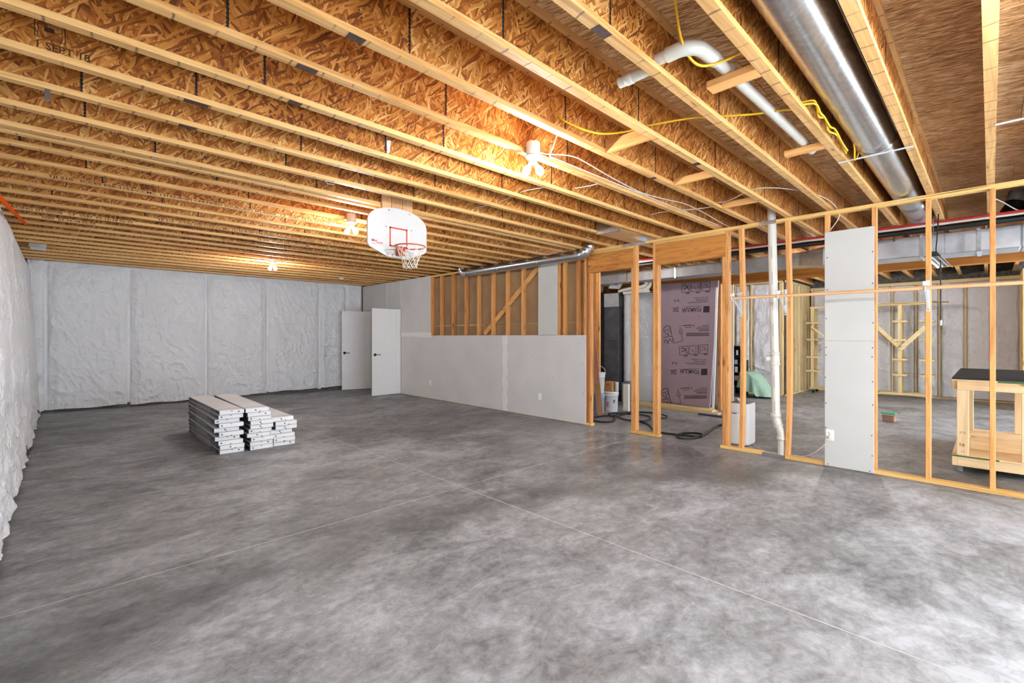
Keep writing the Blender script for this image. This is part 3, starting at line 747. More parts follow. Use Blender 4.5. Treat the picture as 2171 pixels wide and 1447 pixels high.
for x, z in ((2.431,2.700),(2.675,2.695),(2.698,2.526),(2.40,2.526),(2.47,2.24)): MB().lathe((x, YH-0.006, z), [(0.006,0),(0.004,0.003)], 8, (0,-1,0)).build('bolt', 'screw', bb_)
RX, RY, RZ, RR = 2.545, YH-0.225, 2.305, 0.152
MB().tube([(RX+RR*math.cos(t*math.pi/20), RY+RR*math.sin(t*math.pi/20), RZ) for t in range(41)], 0.0065, 8, cap=False).build('rim', 'rim_paint', hoop, 'orange metal rim')
MB().rbox((2.505, YH-0.07, 2.235), (2.585, YH-0.006, 2.318), 0.006).build('bracket', 'rim_paint', hoop, 'orange bracket')
mb = MB(); n = 10
def net_pt(a, j):
    r = [0.148, 0.122, 0.098, 0.078, 0.070][j]; z = RZ-[0.0, 0.052, 0.105, 0.155, 0.205][j]
    return (RX+r*math.cos(a), RY+r*math.sin(a), z)
for i in range(n):
    for sg in (1, -1):
        mb.tube(smooth_path([net_pt(2*math.pi*(i+sg*j*0.5)/n, j) for j in range(5)], 3), 0.0028, 5)
for i in range(n): mb.tube([net_pt(2*math.pi*(i+0.0)/n, 4), tuple(Vector(net_pt(2*math.pi*(i+0.5)/n, 4))-Vector((0,0,0.012))), net_pt(2*math.pi*(i+1)/n, 4)], 0.0032, 5)
mb.build('net', 'net_cord', hoop, 'cream cord net')

# ------------------------------------------------------------------ cartons of flooring planks, three stacks
BW, BL, BH = 0.258, 1.83, 0.0515
def carton_meshes(variant):
    r = random.Random(variant)
    body = MB().rbox((0,0,0), (BW, BL, BH-0.0008), 0.0035).mesh('carton', 'carton_white')
    side = MB(); side.box((-0.0012, 0.004, 0.004), (0, BL-0.004, BH-0.0045)); side = side.mesh('side_print', 'carton_grey')
    mk = MB()
    mk.box((-0.0018, 0.045, 0.006), (-0.0012, 0.165, BH-0.008)); mk = mk.mesh('corner_mark', 'carton_navy')
    mk2 = MB().box((-0.0018, BL-0.16, 0.006), (-0.0012, BL-0.04, BH-0.008)).mesh('corner_mark', 'carton_navy')
    tx = MB()
    for row in range(3):
        y = 0.42+0.05*r.random()
        while y < 1.2+0.1*r.random():
            l = r.uniform(0.03, 0.09); tx.box((-0.0018, y, 0.012+row*0.010), (-0.0012, y+l, 0.016+row*0.010)); y += l+0.015
    tx = tx.mesh('lettering', 'carton_text')
    e = MB(); x = r.choice((0.02, 0.19, 0.10)); e.box((x, -0.0012, 0.020), (x+0.018, 0, 0.036)); x2 = r.uniform(0.10, 0.15); z2 = r.choice((0.006, 0.038))
    e = e.mesh('end_label', 'carton_grey'); e2 = MB().box((x2, -0.0012, z2), (x2+0.020, 0, z2+0.006)).mesh('end_label', 'ink')
    sm = MB().box((0.001, -0.0008, 0.0), (BW-0.001, 0.001, 0.0035)).mesh('end_shade_line', 'carton_grey')  # grey strip stands in for the shading between stacked carton ends
    tp = MB().box((0.002, 0.10, BH-0.001), (BW-0.002, 0.155, BH-0.0004)).mesh('top_band', 'carton_lilac')
    return [('carton', body), ('side_print', side), ('corner_mark', mk), ('corner_mark', mk2), ('lettering', tx), ('end_label', e), ('end_label', e2), ('end_shade_line', sm), ('top_band', tp)]
cart = [carton_meshes(v) for v in range(5)]
pos_of = ['topmost']+['%s from the top' % ordn[i] for i in range(2, 11)]
def stack(nm, x, y, offs):
    n = len(offs)
    for i, (dx, dy) in enumerate(offs):           # i = 0 is the top carton
        j = n-1-i
        where = 'bottom' if i == n-1 else pos_of[i]
        t = thing('flooring_carton', 'flat white flooring carton, %s in the %s stack' % (where, nm), 'carton', (x+dx, y+dy, j*BH), 'flooring cartons stacked on the slab'); t.rotation_euler.z = dx/BL*0.95
        parts = {}
        for pn, me in cart[rnd.randrange(5)]:
            o = bpy.data.objects.new(pn, me); C.objects.link(o); o.parent = t; parts[pn] = o
            if pn == 'lettering': o['kind'] = 'stuff'
            if pn == 'top_band' and i > 0: bpy.data.objects.remove(o)
x0, y0 = onZ(466, 963.5).x, onZ(466, 963.5).y
stack('left', x0, y0, [(-.004,-.01),(-.012,0),(-.045,.03),(-.008,-.005),(-.05,.03),(-.008,-.005),(-.042,.03),(-.012,.005),(0,-.01),(0,0)])
stack('middle', x0+0.315, y0-0.03, [(-.05,0),(-.03,-.01),(-.02,0),(0,-.02),(0,-.015),(-.015,0),(-.03,.01),(.008,-.01),(0,0),(0,-.005)])
stack('short right', x0+0.605, y0-0.015, [(-.03,.02),(-.002,-.02),(0,-.015),(-.05,.02),(-.025,-.005),(-.02,-.01),(-.02,0)])

# ------------------------------------------------------------------ wall plates, closet rod, drain stack
def outlet(y, z, label, plug=False):
    t = thing('wall_outlet', label, 'outlet', (XD, y, z), 'wall outlets')
    MB().rbox((XD-0.006, y-0.036, z-0.058), (XD-0.0005, y+0.036, z+0.058), 0.002).build('cover_plate', 'outlet', t)
    for dz in (0.022, -0.022):
        f = MB().lathe((XD-0.006, y, z+dz), [(0.017,0),(0.016,0.002)], 16, (-1,0,0)).build('receptacle', 'outlet', t)
        mb = MB()
        for dy in (-0.006, 0.006): mb.box((XD-0.0088, y+dy-0.001, z+dz), (XD-0.0078, y+dy+0.001, z+dz+0.008))
        mb.box((XD-0.0088, y-0.002, z+dz-0.010), (XD-0.0078, y+0.002, z+dz-0.006)); mb.build('slot', 'screw', f)
    return t
outlet(8.705, 0.36, 'white outlet low on the half wall, nearer the doors')
outlet(5.393, 0.36, 'white outlet low on the half wall, nearer the doorway framing')
outlet(1.198, 0.34, 'white outlet with a plug, on the tall drywall strip')
py, pz = 1.198, 0.318
cp = thing('power_cord', 'white power cord plugged into the outlet on the drywall strip', 'cord', (XD, py, pz))
MB().lathe((XD-0.0085, py, pz), [(0.018,0),(0.018,0.018),(0.012,0.03),(0.006,0.034)], 14, (-1,0,0)).build('plug', 'white_jacket', cp)
q = onZ(1700, 969, 0.045); q2 = onZ(1600, 942, 0.01)
MB().tube(smooth_path([(XD-0.034, py, pz-0.005), (XD-0.045, py+0.005, pz-0.03), (XD-0.035, py+0.07, 0.20), (XD-0.02, py+0.15, 0.12), (XP+0.03, py+0.26, 0.055), (XP+0.05, 1.56, 0.046), (XP+0.16, 1.68, 0.008), (XP+0.17, 1.82, 0.006), (6.22, 2.0, 0.006), (6.33, 2.10, 0.01)], 8), 0.0042, 7).build('cable', 'white_jacket', cp)

rodX, rodZ = XP-0.285, 1.834
rod = MB().tube([(rodX, 2.095, rodZ+0.003), (rodX, 0.6, rodZ), (rodX, -1.25, rodZ)], 0.0165, 16).build('closet_rod', 'dowel'); tag(rod, 'long round wooden closet rod across the stud wall', 'closet rod')
def bracket(y, label):
    t = thing('rod_bracket', label, 'bracket', (XP, y, 1.64), 'white closet rod brackets')
    MB().rbox((XP-0.004, y-0.014, 1.635), (XP-0.0005, y+0.014, 1.93), 0.001).build('wall_leg', 'white_plastic', t)
    MB().beam((XP-0.004, y, 1.915), (rodX+0.005, y, 1.885), 0.022, 0.006).build('arm', 'white_plastic', t)
    MB().beam((XP-0.006, y, 1.665), (rodX+0.015, y, 1.862), 0.018, 0.008).build('strut', 'white_plastic', t)
    MB().tube([(rodX+0.0235*math.cos(a), y, rodZ+0.0235*math.sin(a)) for a in [math.pi*(0.35-1.55*i/12) for i in range(13)]], 0.006, 8).build('hook', 'white_plastic', t)
    MB().rbox((rodX-0.022, y-0.018, rodZ+0.02), (rodX+0.018, y+0.018, rodZ+0.062), 0.003).build('shelf_lip', 'white_plastic', t)
    MB().lathe((XP-0.004, y, 1.65), [(0.006,0),(0.004,0.003)], 8, (-1,0,0)).build('screw', 'screw', t)
bracket(2.105, 'white closet rod bracket at the rod end beside the doorway'); bracket(1.622, 'white closet rod bracket beside the vertical drain pipe'); bracket(0.414, 'white closet rod bracket to the right of the drywall strip'); bracket(-0.42, 'white closet rod bracket beyond the right edge of the photo')

PX = XP+0.05
pv = thing('drain_stack', 'white vertical drain pipe with an offset bend near the floor', 'pipe', (PX, 1.77, 0))
a = onX(1637, 480, PX); bq = onX(1645, 880, PX); cqq = onX(1658, 925, PX); R3 = 0.0445
MB().tube([(PX, a.y+0.01, 2.95), (PX, a.y, a.z), (PX, bq.y, bq.z)], R3, 20).build('pipe', 'pvc', pv)
MB().tube(smooth_path([(PX, bq.y, bq.z+0.02), (PX, bq.y-0.008, bq.z-0.045), (PX, (bq.y+cqq.y)/2, (bq.z+cqq.z)/2), (PX, cqq.y+0.008, cqq.z+0.05), (PX, cqq.y, cqq.z-0.01)], 5), R3+0.002, 20).build('offset_bend', 'pvc', pv)
for c, d in (((PX, bq.y, bq.z), (0,0,1)), ((PX, cqq.y, cqq.z-0.02), (0,0,1))): MB().lathe(c, [(R3+0.008,-0.02),(R3+0.009,0.0),(R3+0.008,0.02)], 20, d).build('coupling', 'pvc', pv)
md = Vector((PX, (bq.y+cqq.y)/2, (bq.z+cqq.z)/2)); MB().lathe(md, [(R3+0.007,-0.015),(R3+0.008,0),(R3+0.007,0.015)], 20, Vector((0, cqq.y-bq.y, cqq.z-bq.z))).build('coupling', 'pvc', pv)
MB().tube([(PX, cqq.y, cqq.z), (PX, cqq.y-0.002, 0.02)], R3, 20).build('lower_pipe', 'pvc', pv)
tq = onX(1643, 760, PX)
MB().lathe((PX, tq.y, tq.z-0.075), [(R3+0.008,0),(R3+0.009,0.02),(R3+0.005,0.024),(R3+0.005,0.126),(R3+0.009,0.13),(R3+0.008,0.15)], 20).build('tee_fitting', 'pvc', pv)
MB().lathe((PX-0.01, tq.y+0.03, tq.z), [(0.026,0),(0.026,0.035),(0.031,0.037),(0.031,0.06),(0.027,0.064)], 16, (-0.2,1,0)).build('cleanout_plug', 'pvc', pv)
mb = MB()
for zc in np.arange(0.50, 2.5, 0.30):          # faint illegible print: a row of small marks
    yc = bq.y+(a.y-bq.y)*(zc-bq.z)/(a.z-bq.z)
    for i in range(9): mb.box((PX-R3-0.0008, yc-0.004, zc+i*0.016), (PX-R3+0.001, yc+0.003, zc+i*0.016+0.009))
mb.build('lettering', 'pvc_print', pv, 'grey pipe lettering')['kind'] = 'stuff'

# ------------------------------------------------------------------ white appliance behind the studs
p0 = onZ(1572, 946); ap = thing('air_purifier', 'tall white boxy air purifier with rounded edges behind the studs', 'air purifier', (6.36, 2.24, 0))
def round_rect(cx, cy, hx, hy, r, n=6):
    out = []
    for sx, sy, a0 in ((1,1,0),(-1,1,90),(-1,-1,180),(1,-1,270)):
        for i in range(n+1):
            t = math.radians(a0+90*i/n); out.append((cx+sx*(hx-r)+r*math.cos(t), cy+sy*(hy-r)+r*math.sin(t)))
    return out
def loft(rings, name, mat, parent, cap=True):
    mb = MB(); vs = []; fs = []; n = len(rings[0])
    for r in rings: vs += r
    for i in range(len(rings)-1):
        for k in range(n): fs.append((i*n+k, i*n+(k+1) % n, (i+1)*n+(k+1) % n, (i+1)*n+k))
    if cap: fs += [tuple(range(n-1,-1,-1)), tuple((len(rings)-1)*n+k for k in range(n))]
    mb.add(vs, fs, False); o = mb.build(name, mat, parent); return o
zt = onX(1572, 853, 6.25).z
loft([[(x, y, z) for x, y in round_rect(6.36, 2.245, 0.14*s, 0.115*s, 0.035)] for z, s in ((0.012,0.95),(0.03,1.0),(zt-0.06,1.0),(zt-0.012,0.99))], 'body', 'appliance_white', ap)
loft([[(x, y, z) for x, y in round_rect(6.36, 2.245, 0.14*s, 0.115*s, 0.035)] for z, s in ((zt-0.012,0.94),(zt,0.9),(zt+0.004,0.6))], 'top_grille', 'grey_plastic', ap)
MB().box((6.2185, 2.20, zt-0.13), (6.2205, 2.345, zt-0.126)).build('front_seam', 'grey_plastic', ap)
MB().rbox((6.2175, 2.27, zt-0.15), (6.2205, 2.33, zt-0.135), 0.001).build('display', 'grey_plastic', ap)
loft([[(x, y, z) for x, y in round_rect(6.36, 2.245, 0.11, 0.09, 0.03)] for z in (0, 0.013)], 'base', 'grey_plastic', ap)
mb = MB()
for i in range(9):
    t = i/9*2*math.pi; mb.add([(6.34, 2.27, zt+0.0), (6.34+0.05*math.cos(t), 2.28+0.05*math.sin(t), zt+0.02+0.03*math.sin(3*t)), (6.34+0.05*math.cos(t+.7), 2.28+0.05*math.sin(t+.7), zt+0.02+0.03*math.sin(3*t+2.1))], [(0,1,2)])
bag = mb.build('paper_tissue', 'white_plastic'); tag(bag, 'crumpled white tissue lying on the air purifier', 'tissue')

# ------------------------------------------------------------------ ducts
t = thing('round_duct', 'long round galvanised duct running between joists over the right side', 'duct', (2, 0.6, 2.72))
DYc, DZc, DR = 0.60, 2.885, 0.127
MB().tube([(0.4, DYc, DZc), (2.0, DYc, DZc), (4.4, DYc, DZc)], DR, 32, cap=False).build('pipe_section', 'galvanised', t)
MB().tube([(4.38, DYc, DZc), (6.0, DYc, DZc), (7.6, DYc, DZc)], DR+0.002, 32).build('pipe_section', 'galvanised', t)
MB().lathe((4.36, DYc, DZc), [(DR+0.003,0),(DR+0.007,0.008),(DR+0.007,0.03),(DR+0.003,0.04)], 32, (1,0,0)).build('joint_collar', 'galvanised', t)
MB().box((0.4, DYc-DR-0.002, DZc-0.012), (4.36, DYc-DR+0.006, DZc+0.012)).build('lock_seam', 'galvanised', t)
for k in range(3): MB().lathe((6.6+0.05*k, DYc, DZc), [(DR+0.002,0),(DR+0.006,0.01),(DR+0.002,0.02)], 32, (1,0,0)).build('elbow_ridge', 'galvanised', t)
hp, hq = Vector((onZ(1797,342,H-0.012).x, JY[2]+0.02, H-0.008)), Vector((onZ(1797,342,H-0.012).x, JY[1]-0.02, H-0.008))
o = MB().beam(hp, hq, 0.022, 0.006).build('hanger_strap', 'strap_silver'); tag(o, 'thin shiny strap across two joists under the round duct', 'strap')
o = MB().beam((onZ(2116,265,H-0.012).x, JY[0]-0.02, H-0.008), (onZ(2116,265,H-0.012).x, JY[-1]+0.01, H-0.008), 0.022, 0.006).build('hanger_strap', 'strap_silver'); tag(o, 'thin shiny strap under the joists at the right edge of the photo', 'strap')

t = thing('wall_duct', 'round galvanised duct with elbows along the top of the half wall', 'duct', (5.77, 5.9, 2.6))
WX, WZ, WR = XP-0.135, 2.655, 0.083
MB().tube([(WX, 7.22, WZ), (WX, 5.8, WZ), (WX, 4.50, WZ)], WR, 28, cap=False).build('pipe_section', 'galvanised', t)
def elbow(pts, segs=4):
    rs = []; P = []
    path = smooth_path(pts, segs)
    MB_ = MB().tube(path, [WR+0.003+(0.003 if i % 2 else 0) for i in range(len(path))], 28, cap=False, smooth=False)
    return MB_.build('elbow', 'galvanised', t)
elbow([(WX, 7.20, WZ), (WX, 7.30, WZ+0.005), (WX-0.01, 7.37, WZ+0.06), (WX-0.01, 7.39, WZ+0.16)])
elbow([(WX, 4.52, WZ), (WX+0.005, 4.40, WZ+0.01), (WX+0.02, 4.32, WZ+0.06), (WX+0.04, 4.29, WZ+0.15)])
for y in (6.28, 5.28):
    MB().lathe((WX, y, WZ), [(WR+0.001,0),(WR+0.004,0.004),(WR+0.004,0.018),(WR+0.001,0.022)], 28, (0,1,0)).build('hanger_band', 'galvanised', t)
    MB().beam((WX, y+0.011, WZ+WR), (WX, y+0.011, H+0.01), 0.02, 0.004, (1,0,0)).build('hanger_strap', 'galvanised', t)
q0 = onZ(1290, 500, H)
o = thing('duct_boot', 'galvanised tray with foil tape between joists above the doorway posts', 'duct boot', (5.5, 3.4, H-0.02))
MB().box((5.02, JY[8]+0.03, H-0.006), (5.9, JY[9]-0.03, H-0.002)).build('tray', 'mount_wood', o)
MB().box((5.0, JY[8]+0.03, H-0.03), (5.02, JY[9]-0.03, H+0.12)).build('end_flange', 'galvanised', o)
MB().box((5.55, JY[8]+0.02, H-0.012), (5.91, JY[8]+0.2, H-0.007)).build('foil_tape', 'galvanised', o)

# ------------------------------------------------------------------ ceiling pipes, blocks and cables
t = thing('vent_pipe', 'white plastic pipe with an elbow hung between joists overhead', 'pipe', (2.2, 1.0, 2.78))
rz_ = 2.815; pr_ = 0.03
MB().tube([(2.40, 0.985, rz_), (3.2, 0.965, rz_), (4.12, 0.95, rz_)], pr_, 16).build('pipe', 'pvc', t)
MB().tube(smooth_path([(2.20, 1.14, rz_), (2.205, 1.06, rz_), (2.25, 1.005, rz_), (2.33, 0.99, rz_), (2.42, 0.985, rz_)], 5), pr_+0.006, 16).build('elbow', 'pvc', t)
MB().tube([(2.20, 1.20, rz_), (2.2, 1.12, rz_)], pr_, 16).build('stub', 'pvc', t)
for x in (2.56, 3.95):
    MB().lathe((x-0.012, 0.975, rz_), [(pr_+0.002,0),(pr_+0.006,0.002),(pr_+0.006,0.022),(pr_+0.002,0.024)], 16, (1,0,0)).build('hanger_clip', 'pvc', t)
    MB().box((x-0.012, 0.80, rz_-pr_-0.008), (x+0.012, 0.98, rz_-pr_-0.002)).build('hanger_arm', 'pvc', t)
o = MB().tube([(2.235, 1.44, 2.805), (2.235, 1.34, 2.805), (2.235, 1.21, 2.805)], 0.028, 16).lathe((2.235, 1.40, 2.805), [(0.029,0),(0.032,0.004),(0.032,0.04),(0.029,0.044)], 16, (0,-1,0)).build('pipe_stub', 'pvc'); tag(o, 'short white pipe stub poking through a joist web', 'pipe')
def block(x, k0, k1, z0, z1, label, w=0.038, short=0.0):
    o = MB().rbox((x-w/2, JY[k0]+FW/2-0.005+0.0, z0), (x+w/2, JY[k1]-FW/2+0.005-short, z1), 0.003).build('blocking_board', 'block'); tag(o, label, 'wood block', 'blocking boards between joists')
block(2.90, 4, 5, H+0.002, H+0.091, 'wooden block between joists under the yellow cable near the bright bulb')
block(3.955, 4, 5, H+0.002, H+0.06, 'wooden block between joists, middle one of the row toward the stud wall')
block(5.03, 4, 5, H+0.002, H+0.06, 'wooden block between joists nearest the stud wall')
block(2.57, 2, 3, H-0.0, H+0.04, 'wooden block carrying the white pipe beside its elbow', 0.09, 0.1)
block(3.92, 2, 3, H-0.0, H+0.04, 'wooden block carrying the far end of the white pipe', 0.06, 0.1)
def cable(name, pts, r, mat, label, n=8):
    o = MB().tube(smooth_path(pts, n), r, 8).build(name, mat); tag(o, label, 'cable', 'cables on the joists'); return o
cable('yellow_cable', [(2.36, JY[5]-0.002, 2.86), (2.40, 1.94, 2.80), (2.62, 1.86, 2.775), (2.76, 1.74, 2.79), (2.80, 1.62, 2.80), (2.86, 1.46, 2.80), (2.96, 1.33, 2.815), (3.05, 1.20, 2.81), (3.14, 1.05, 2.80), (3.22, 0.90, 2.80), (3.25, 0.78, 2.78)], 0.0065, 'yellow_jacket', 'yellow cable sagging from joist to joist past the wooden block')
cable('yellow_cable', [(1.93, 1.0, 3.04), (2.02, 1.01, 2.95), (2.14, 1.04, 2.84), (2.24, 1.045, 2.785), (2.33, 1.02, 2.765), (2.40, 0.95, 2.785), (2.44, 0.86, 2.81), (2.46, 0.80, 2.82)], 0.0065, 'yellow_jacket', 'yellow cable looping under the white pipe elbow at top right')
cable('yellow_cable', [(3.19, 0.79, 2.80), (3.22, 0.735, 2.80), (3.30, 0.735, 2.79), (3.36, 0.74, 2.752), (3.50, 0.735, 2.782), (3.62, 0.742, 2.745), (3.80, 0.735, 2.772), (4.0, 0.74, 2.765), (4.17, 0.745, 2.75)], 0.006, 'yellow_jacket', 'upper yellow cable bundled along the joist beside the round duct')
cable('yellow_cable', [(3.19, 0.79, 2.785), (3.23, 0.728, 2.78), (3.32, 0.722, 2.755), (3.44, 0.728, 2.772), (3.58, 0.726, 2.755), (3.74, 0.728, 2.785), (3.92, 0.726, 2.755), (4.12, 0.728, 2.75)], 0.006, 'yellow_jacket', 'lower yellow cable bundled along the joist beside the round duct')
cable('yellow_cable', [(4.12, 0.70, 2.87), (4.2, 0.70, 2.78), (4.28, 0.71, 2.72), (4.36, 0.70, 2.80), (4.38, 0.70, 2.93)], 0.0055, 'yellow_jacket', 'yellow cable loop hanging beside the round duct')
cable('white_cable', [(2.53, 2.33, 2.76), (2.66, 2.36, 2.785), (2.80, 2.30, 2.80), (2.92, 2.27, 2.80), (3.10, 2.28, 2.795), (3.35, 2.30, 2.785), (3.75, 2.34, 2.785), (4.10, 2.36, 2.79), (4.45, 2.30, 2.79), (4.76, 2.26, 2.80), (5.2, 2.27, 2.80), (5.6, 2.30, 2.80), (5.93, 2.33, 2.80), (6.3, 2.34, 2.80)], 0.0048, 'white_jacket', 'long white cable running from the brightest bulb along the joist to the stud wall')
cable('white_cable', [(2.52, 2.06, 2.93), (2.55, 2.15, 2.86), (2.62, 2.26, 2.80), (2.70, 2.36, 2.782), (2.80, 2.366, 2.78), (3.4, 2.368, 2.78), (4.2, 2.368, 2.78), (5.0, 2.368, 2.78), (5.9, 2.368, 2.78)], 0.0055, 'white_jacket', 'white cable stapled tight along the joist behind the brightest bulb')
cable('white_cable', [(3.30, 2.85, 2.79), (3.25, 3.0, 2.80), (3.22, 3.2, 2.80), (3.27, 3.45, 2.80), (3.30, 3.62, 2.80), (3.24, 3.85, 2.79), (3.26, 4.0, 2.80), (3.33, 4.3, 2.80)], 0.0048, 'white_jacket', 'white cable passing through the joist webs to the right of the hoop')
cable('white_cable', [(3.55, 2.45, 2.80), (3.53, 2.60, 2.795), (3.50, 2.75, 2.80)], 0.0048, 'white_jacket', 'short white cable length between joists right of the brightest bulb')
cable('white_cable', [(4.90, 2.75, 2.80), (4.86, 2.6, 2.795), (4.95, 2.45, 2.80), (5.05, 2.2, 2.80), (5.12, 2.05, 2.81)], 0.0048, 'white_jacket', 'white cable crossing between joists above the wide doorway')
p = [onZ(u, v, 2.80) for u, v in ((1515, 430), (1545, 425), (1595, 402), (1640, 398), (1690, 403), (1730, 412), (1758, 425))]
cable('white_cable', [tuple(q) for q in p]+[(XP+0.04, p[-1].y-0.02, 2.76), (XP+0.06, p[-1].y-0.03, 2.66), (XP+0.05, 1.24, 2.50)], 0.005, 'white_jacket', 'white cable dropping through the top plate to the drywall strip')
p = [onZ(u, v, 2.80) for u, v in ((1130, 515), (1180, 508), (1200, 515), (1245, 503), (1270, 518), (1290, 520))]
cable('white_cable', [tuple(q) for q in p], 0.0048, 'white_jacket', 'white cable end curling between joists above the wall duct elbow')
o = MB().prism([onY(820, 298, JY[7]-0.0262), onY(828, 298, JY[7]-0.0262), onY(826, 322, JY[7]-0.0262), onY(821, 327, JY[7]-0.0262)], (0, -0.002, 0)).build('paper_tag', 'carton_white'); tag(o, 'small white paper tag hanging from a joist', 'tag')
p = onY(101, 202, JY[9]-0.02); o = MB().rbox((p.x-0.012, p.y-0.004, p.z-0.03), (p.x+0.012, p.y, p.z+0.05), 0.001).build('metal_clip', 'galvanised'); tag(o, 'small grey metal clip on a joist web at upper left', 'clip')
p = onZ(700, 370, H-0.006); yy = JY[round(p.y/0.4005)]; o = MB().tube([(p.x, yy, H+0.02), (p.x+0.06, yy+0.02, H-0.02), (p.x+0.12, yy+0.03, H-0.01)], 0.006, 8).build('bent_nail', 'steel'); tag(o, 'bent shiny metal strap end poking below a joist', 'strap')
a, b_ = onX(-14, 405, -0.30), onX(56, 476, -0.30)
o = MB().beam(a, b_, 0.006, 0.04).build('orange_strap', 'orange_strap'); tag(o, 'bright orange flat strap hanging at the left edge of the photo', 'strap')
p = onZ(80, 524, H-0.03)
o = thing('metal_vent', 'grey metal vent box under the joists in the far left corner', 'vent', (p.x, p.y, H-0.05))
MB().rbox((p.x-0.075, p.y-0.17, H-0.05), (p.x+0.085, p.y+0.17, H-0.001), 0.004).build('vent_box', 'galvanised', o)
MB().box((p.x-0.085, p.y-0.18, H-0.054), (p.x+0.095, p.y-0.165, H-0.001)).build('front_lip', 'galvanised', o)

# ------------------------------------------------------------------ dropped beam, trunk duct and services beyond the partition
o = thing('dropped_beam', 'deep orange laminated timber beam under the joists beyond the partition', 'beam', (XBEAM, 1.5, 2.388))
for i in range(3): MB().rbox((XBEAM+i*0.045, YF+0.1, 2.388), (XBEAM+i*0.045+0.044, 6.2, H-0.001), 0.002).build('ply', 'lvl', o)
t = thing('trunk_duct', 'long rectangular metal trunk duct hung in front of the orange beam', 'duct', (8.2, 1.5, 2.43))
MB().rbox((8.02, 2.13, 2.47), (8.44, 6.0, 2.66), 0.004).build('bare_section', 'duct_dull', t)
MB().rbox((8.0, -0.25, 2.43), (8.46, 1.72, 2.70), 0.012).build('insulated_section', 'insul_duct', t, 'silver foil insulated section')
MB().rbox((8.0, -2.8, 2.43), (8.46, -0.253, 2.70), 0.012).build('insulated_section', 'insul_duct', t)
tr = []
for y, x0, z0, z1 in ((1.71, 8.0, 2.43, 2.70), (1.95, 8.02, 2.46, 2.67), (2.14, 8.02, 2.47, 2.66)): tr.append([(x0,y,z0),(8.45,y,z0),(8.45,y,z1),(x0,y,z1)])
loft(tr, 'transition', 'galvanised', t)
for y in (3.05, 4.0, 5.0): MB().box((8.012, y-0.012, 2.455), (8.45, y+0.012, 2.675)).build('drive_cleat', 'galvanised', t)
for y in (0.62, 0.10, 1.2): MB().box((7.992, y-0.02, 2.422), (8.468, y+0.02, 2.708)).build('foil_tape', 'foil', t)
for y in (0.9, 2.9, 4.4): MB().box((7.996, y-0.012, 2.66), (8.0, y+0.012, H)).build('hanger_strap', 'galvanised', t)
for nm, x, z, r, mat, lab in (('water_pipe', 7.30, H-0.018, 0.013, 'red_pipe', 'thin red water pipe under the joists in front of the trunk duct'), ('water_pipe', 7.335, H-0.038, 0.013, 'pvc', 'thin white water pipe just below the red one'), ('insulated_pipe', 7.50, H-0.062, 0.034, 'black_jacket', 'black foam-wrapped pipe above the trunk duct')):
    o = MB().tube([(x, -2.5 if r < .02 else -1.5, z), (x, 0.5, z-0.004), (x, 2.5, z), (x, 5.2, z)], r, 12).build(nm, mat); tag(o, lab, 'pipe')
o = thing('duct_boot', 'black round duct boot with grey flexible pipe at the right edge', 'duct boot', (7.75, -0.2, H-0.03))
MB().lathe((7.75, -0.2, H-0.03), [(0.17,0),(0.172,0.02),(0.15,0.05),(0.12,0.13),(0.085,0.19),(0.085,0.22)], 24).build('boot', 'black_jacket', o)
MB().tube(smooth_path([(7.75, -0.2, H+0.17), (7.76, -0.22, H+0.24), (7.80, -0.24, H+0.32)], 8), [0.084+0.006*(i % 2) for i in range(17)], 20).build('flexible_pipe', 'grey_plastic', o)
cable('white_cable', [(7.05, -0.03, H+0.10), (7.2, -0.10, H+0.07), (7.38, -0.2, H+0.01), (7.5, -0.3, H-0.01), (7.6, -0.4, H+0.03)], 0.006, 'white_jacket', 'white cable draped over the black duct boot at the right edge')
sl = thing('shop_light', 'unlit white shop light hung on chains in front of the trunk duct', 'light fixture', (7.7, 0.44, 2.3))
n0, n1 = Vector((6.8, 0.440, 2.295)), Vector((7.75, 0.386, 2.262)); dv = (n1-n0).normalized()
sd = Vector((-dv.y, dv.x, 0)).normalized()
mb = MB(); prof = [(-0.07,-0.035),(-0.035,0.02),(0.035,0.02),(0.07,-0.035)]
A_ = [n0+sd*a+Vector((0,0,c)) for a, c in prof]; B_ = [n1+sd*a+Vector((0,0,c)) for a, c in prof]
mb.prism(A_+[n0+sd*0.064+Vector((0,0,-0.035)), n0+sd*0.031+Vector((0,0,0.014)), n0-sd*0.031+Vector((0,0,0.014)), n0-sd*0.064+Vector((0,0,-0.035))], n1-n0); mb.build('reflector', 'white_plastic', sl)
for a in (-0.028, 0.028): MB().tube([n0+sd*a+Vector((0,0,-0.012)), n1+sd*a+Vector((0,0,-0.012))], 0.012, 10).build('tube', 'white_plastic', sl)
MB().prism([n0-dv*0.004+sd*a+Vector((0,0,c)) for a, c in prof], dv*0.004).build('end_cap', 'black_metal', sl)
for tt in (0.06, 0.94):
    c = n0.lerp(n1, tt); mb = MB()
    for i in range(19): z = c.z+0.02+i*0.021; mb.tube([(c.x+0.004*math.cos(a*math.pi/4+0)*(i % 2), c.y+0.004*math.cos(a*math.pi/4)*((i+1) % 2), z+0.013*math.sin(a*math.pi/4)) for a in range(9)], 0.0016, 5, cap=False)
    mb.build('chain', 'steel', sl)
MB().tube(smooth_path([(6.95, 0.40, H), (6.94, 0.41, 2.5), (6.96, 0.42, 2.34), (7.2, 0.40, 2.27), (7.25, 0.40, 2.15), (7.25, 0.40, 1.9), (7.25, 0.40, 1.58)], 6), 0.006, 8).build('cord', 'black_jacket', sl)
MB().tube([(7.25, 0.40, 1.58), (7.25, 0.40, 1.55), (7.25, 0.40, 1.52)], [0.013, 0.014, 0.010], 10).build('cord_end', 'white_plastic', sl)

